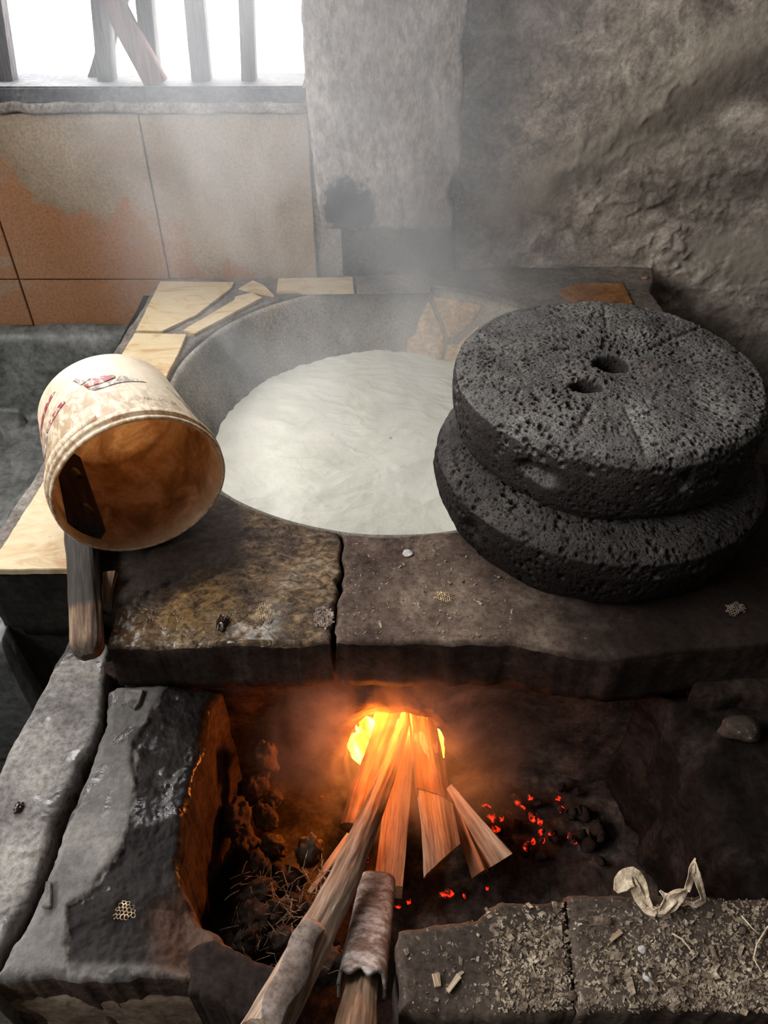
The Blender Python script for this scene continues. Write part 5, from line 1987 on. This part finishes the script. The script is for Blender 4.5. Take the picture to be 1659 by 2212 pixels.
def stick(A, B, r, mat, label, name, cat, seed):
    A, B = np.asarray(A), np.asarray(B)
    me = log_mesh(name, float(np.linalg.norm(B - A)), sq(r, r * 0.6), sq(r * 0.8, r * 0.5), n=12, amp=r * 0.3, seed=seed, ribs=r * 0.15, m=20)
    o = link(name, me, mat)
    o.matrix_world = orient(A, B)
    tag(o, label, cat)


zc = ZH + 0.004
stick(P(941, 2104, zc), P(946, 2132, zc), 0.0035, M_pale, 'short pale wood splinter lying upright on the bare left part of the hearth slab', 'wood_splinter', 'splinter', 701)
stick(P(992, 2108, zc), P(967, 2142, zc), 0.0028, M_husk, 'longer yellowish splinter slanting on the bare left part of the hearth slab', 'wood_splinter', 'splinter', 702)
stick(P(1342, 2012, zc), P(1318, 2032, zc), 0.003, M_pale, 'stubby pale splinter on the hearth slab below the dry husk', 'wood_splinter', 'splinter', 703)


def twig(px, z0, r, label, lift=0.004):
    pts = [P(a, b, z0 + lift * (0.5 + 0.5 * sin(i * 1.7))) for i, (a, b) in enumerate(px)]
    me = tube_mesh('twig', resample(np.array(pts), 24), np.linspace(r, r * 0.6, 24))
    o = link('twig', me, M_husk)
    tag(o, label, 'twig')


twig([(1450, 2015), (1475, 2030), (1500, 2062)], ZH + 0.002, 0.0011, 'thin curved twig on the hearth slab among the chips below the dry husk')
twig([(1659, 2002), (1635, 2040), (1628, 2070), (1645, 2100)], ZH + 0.002, 0.0012, 'thin pale twig bending at the right border of the hearth slab')
twig([(1602, 1978), (1625, 2005), (1640, 2018)], ZH + 0.002, 0.0009, 'very fine straight twig near the back right of the hearth slab')
PEBBLES = ['reddish brown pebble on the hearth slab, left of the large pale pebble', 'largest pale pebble at the middle of the hearth slab', 'brown pebble just above the stubby pale splinter on the hearth slab',
           'brown pebble by the fine straight twig at the back of the hearth slab', 'pale pebble right of the stubby splinter on the hearth slab', 'brown pebble directly beneath the dry husk', 'brown pebble on the joint near the front of the hearth slab']
for i, (px, py, s_) in enumerate([(1320, 2118, 0.004), (1399, 2112, 0.0048), (1312, 1992, 0.0045), (1603, 2012, 0.004), (1386, 2052, 0.0042), (1468, 1966, 0.004), (1235, 2152, 0.0045)]):
    me = rock_mesh('pebble', (s_ * 1.15, s_, s_ * 0.75), 3, 0.15, 1.6, 720 + i)
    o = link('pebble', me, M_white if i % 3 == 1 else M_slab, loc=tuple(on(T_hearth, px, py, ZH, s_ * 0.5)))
    tag(o, PEBBLES[i], 'pebble', 'pebbles among the chips')


def ribbon(pts, widths, seed, turn=0.6, fold=0.5):
    pts = resample(np.array(pts, float), 50)
    widths = np.interp(np.linspace(0, 1, 50), np.linspace(0, 1, len(widths)), widths)
    V = []
    for i in range(50):
        t = pts[min(i + 1, 49)] - pts[max(i - 1, 0)]
        t = t / (np.linalg.norm(t) + 1e-9)
        a = np.cross(t, [0, -0.55, 0.83])
        a = a / (np.linalg.norm(a) + 1e-9)
        b = np.cross(a, t)
        th = turn * sin(i * 0.13 + seed)
        u = a * cos(th) + b * sin(th)
        w = -a * sin(th) + b * cos(th)
        for j in range(7):
            s = (j - 3) / 3
            V.append(pts[i] + u * widths[i] * s * 0.5 + w * widths[i] * fold * (abs(s) - 0.5) * 0.5 * cos(j * 2.1))
    return build_mesh('ribbon', V, [grid_quads(50, 7)])


husk = empty('dry_husk', tuple(P(1440, 1950, ZH)))
tag(husk, 'twisted dry straw-coloured husk lying on the back edge of the hearth slab', 'husk')


def H(px, py, h):
    """photo point on the husk: h is its height above the slab"""
    return P(px, py, ZH + h)


strands = [
    ([H(1330, 1926, .006), H(1340, 1912, .012), H(1352, 1899, .018), H(1368, 1894, .02), H(1378, 1912, .014), H(1388, 1940, .006), H(1402, 1965, .004), H(1418, 1976, .004)], [.004, .012, .014, .014, .013, .012, .009, .004]),
    ([H(1366, 1893, .02), H(1372, 1912, .016), H(1384, 1936, .008), H(1398, 1958, .006)], [.003, .006, .006, .003]),
    ([H(1405, 1962, .004), H(1425, 1970, .005), H(1448, 1950, .010), H(1470, 1932, .014), H(1484, 1924, .014)], [.004, .009, .012, .010, .003]),
    ([H(1410, 1970, .004), H(1432, 1965, .008), H(1455, 1940, .014), H(1478, 1925, .016)], [.004, .007, .007, .003]),
    ([H(1425, 1924, .014), H(1436, 1935, .013), H(1450, 1944, .011), H(1468, 1946, .008)], [.002, .005, .005, .002]),
    ([H(1484, 1926, .014), H(1490, 1895, .022), H(1496, 1872, .03), H(1502, 1853, .036)], [.004, .007, .005, .001]),
    ([H(1500, 1862, .034), H(1506, 1895, .022), H(1514, 1925, .010), H(1519, 1944, .005), H(1500, 1955, .005), H(1480, 1948, .006)], [.003, .006, .006, .006, .005, .002]),
    ([H(1503, 1880, .028), H(1512, 1885, .026), H(1514, 1898, .02)], [.001, .002, .001]),
]
for i, (p_, w_) in enumerate(strands):
    me = ribbon(p_, np.array(w_) * 1.5, i * 1.7, 0.5, 0.5)
    o = child(husk, 'husk_strand', me, M_husk)
    md = o.modifiers.new('t', 'SOLIDIFY')
    md.thickness = 0.0006


def honeycomb(name, c, size, seed, mat, label, n=4, wire=0.16, dome=0.3):
    """crust of dried foam: a ragged lattice of cells"""
    r0 = random.Random(seed)
    bm = bmesh.new()
    pts = []
    for i in range(-n, n + 1):
        for j in range(-n, n + 1):
            x = i + 0.5 * (j % 2)
            y = j * 0.866
            if (x / n) ** 2 + (y / (n * 0.7)) ** 2 < 1.0 + r0.uniform(-0.35, 0.2):
                pts.append((x, y))
    made = {}

    def vert(x, y):
        key = (round(x * 12), round(y * 12))
        if key not in made:
            jx, jy = r0.uniform(-0.13, 0.13), r0.uniform(-0.13, 0.13)
            z = dome * (1 - (x * x + y * y) / (n * n)) + r0.uniform(-0.15, 0.15)
            made[key] = bm.verts.new(((x + jx) * size / n, (y + jy) * size / n, z * size / n * 2))
        return made[key]
    for (x, y) in pts:
        vs = []
        for k in range(6):
            a = pi / 6 + k * pi / 3
            vs.append(vert(x + cos(a) * 0.577, y + sin(a) * 0.577))
        if len(set(vs)) == 6:
            try:
                bm.faces.new(vs)
            except ValueError:
                pass
    bmesh.ops.wireframe(bm, faces=bm.faces, thickness=wire * size / n, use_replace=True, use_boundary=True, use_even_offset=True)
    me = bpy.data.meshes.new(name)
    bm.to_mesh(me)
    bm.free()
    o = link(name, me, mat, loc=c, rot=(0, 0, seed))
    tag(o, label, 'crust')


honeycomb('foam_crust', tuple(on(T_ledge, 272, 1968, ZL, 0.002)), 0.0135, 3, M_flake, 'small golden honeycomb-like foam crust on the dark part of the hearth ledge', 3, 0.3)
honeycomb('foam_crust', tuple(on(T_stove, 573, 1325, ZT, 0.002)), 0.018, 5, M_flake, 'pale lacy foam crust on the wet front slab beside the shiny dark lump', 5, 0.28)
honeycomb('foam_crust', tuple(on(T_stove, 617, 1313, ZT, 0.002)), 0.013, 6, M_darkflake, 'dark lacy foam crust on the front slab just right of the pale lacy one', 5, 0.3)
honeycomb('foam_crust', tuple(on(T_stove, 700, 1335, ZT, 0.002)), 0.021, 8, M_darkflake, 'thin tan peeling foam crust at the front of the crack between the slabs', 6, 0.75, 0.1)
honeycomb('foam_crust', tuple(on(T_stove, 958, 1292, ZT, 0.002)), 0.014, 9, M_flake, 'tan woven-looking crust alone on the right front slab', 4, 0.4)
honeycomb('foam_crust', tuple(on(T_stove, 1587, 1317, ZT, 0.002)), 0.015, 10, M_darkflake, 'reddish dry crust on the slab in the dark right of the millstones', 4, 0.5)
me = rock_mesh('lump', (0.0085, 0.014, 0.006), 4, 0.3, 2.2, 41)
o = link('residue_lump', me, M_blob, loc=tuple(on(T_stove, 482, 1347, ZT, 0.002)))
tag(o, 'shiny wet black lump of residue on the wet left front slab', 'residue')
me = rock_mesh('lump', (0.006, 0.0075, 0.004), 4, 0.25, 2.2, 44)
o = link('residue_lump', me, M_blob, loc=tuple(on(T_ledge, 41, 1746, ZL, 0.002)))
tag(o, 'small round wet black lump on the outer strip of the hearth ledge', 'residue')
me = rock_mesh('flake', (0.0085, 0.007, 0.0022), 3, 0.25, 1.8, 47)
o = link('shell_flake', me, M_white, loc=tuple(on(T_stove, 881, 1197, ZT, 0.002)))
tag(o, 'small white flake on the right front slab near the pot edge', 'flake')
me = rock_mesh('flake', (0.008, 0.005, 0.003), 3, 0.3, 1.8, 48)
o = link('tile_crumb', me, M_terra, loc=tuple(on(T_stove, 1392, 602, ZT, 0.002)))
tag(o, 'small orange-pink crumb on the back right corner of the stove rim', 'crumb')

# =================================================================== STEAM AND SMOKE


def volume(name, prof, c, color, build, label, cat, lean=(0, 0), squash=1.0):
    me = lathe_mesh(name, resample(prof, 24), 28, None)
    for v in me.vertices:
        v.co.y *= squash
        v.co.x += lean[0] * max(v.co.z, 0)
        v.co.y += lean[1] * max(v.co.z, 0)
    bm = bmesh.new()
    bm.from_mesh(me)
    bmesh.ops.remove_doubles(bm, verts=bm.verts, dist=1e-4)
    bmesh.ops.recalc_face_normals(bm, faces=bm.faces)
    bm.to_mesh(me)
    bm.free()
    k = N(name + '_haze')
    k.n.remove(k.bsdf)
    vs = k.new('ShaderNodeVolumeScatter')
    vs.inputs['Color'].default_value = (*color, 1)
    vs.inputs['Anisotropy'].default_value = 0.2
    k.put(vs.inputs['Density'], build(k))
    k.t.links.new(vs.outputs[0], k.out.inputs['Volume'])
    o = link(name, me, k.m, loc=c)
    tag(o, label, cat, kind='stuff')
    return o


def d_steam(k):
    c = k.co('Object')
    x, y, z = k.sep(c)
    # plume: radius grows with height, drifting to the left and to the wall
    cx = k.math('SUBTRACT', x, k.math('MULTIPLY', z, -0.10))
    cy = k.math('SUBTRACT', y, k.math('MULTIPLY', z, 0.12))
    r = k.math('SQRT', k.math('ADD', k.math('MULTIPLY', cx, cx), k.math('MULTIPLY', cy, cy)))
    rad = k.math('ADD', 0.36, k.math('MULTIPLY', z, 0.18))
    f = k.range(k.math('DIVIDE', r, rad), 1.1, 0.45)
    n = k.noise(k.co('Object', scale=(1, 1, 0.55)), 4.2, 4, 0.6, 1.0)
    wisp = k.range(n, 0.38, 0.68, 0.1, 1.9)
    up = k.range(z, 1.15, 0.1, 0.35, 1.0)
    base_ = k.range(z, -0.02, 0.06)
    top = k.range(z, 1.35, 1.0)
    return k.math('MULTIPLY', k.math('MULTIPLY', k.math('MULTIPLY', f, wisp), k.math('MULTIPLY', up, base_)), k.math('MULTIPLY', top, 1.1))


volume('steam', [(0.001, 0.0), (0.34, 0.0), (0.40, 0.12), (0.48, 0.3), (0.58, 0.8), (0.62, 1.2), (0.5, 1.36), (0.001, 1.38)], (0.0, 1.26, 0.63), (0.88, 0.935, 1.0), d_steam,
       'pale bluish steam rising from the pot and drifting across the wall and window', 'steam', lean=(-0.10, 0.06), squash=0.72)


def d_smoke(k):
    c = k.co('Object')
    x, y, z = k.sep(c)
    rx_ = k.math('DIVIDE', x, 0.24)
    r = k.math('SQRT', k.math('ADD', k.math('MULTIPLY', rx_, rx_), k.math('POWER', k.math('DIVIDE', k.math('SUBTRACT', z, 0.14), 0.2), 2.0)))
    f = k.range(r, 1.0, 0.25)
    fy = k.range(y, -0.12, -0.02)
    n = k.noise(c, 9, 4, 0.6, 1.4)
    return k.math('MULTIPLY', k.math('MULTIPLY', f, fy), k.math('MULTIPLY', k.range(n, 0.38, 0.66), 5.0))


volume('smoke', [(0.001, -0.05), (0.2, -0.05), (0.25, 0.08), (0.26, 0.2), (0.2, 0.32), (0.001, 0.34)], (0.02, 0.60, 0.42), (0.82, 0.66, 0.58), d_smoke,
       'thin brownish smoke curling out of the fire mouth in front of the soot-dark stove face', 'smoke', squash=0.35)
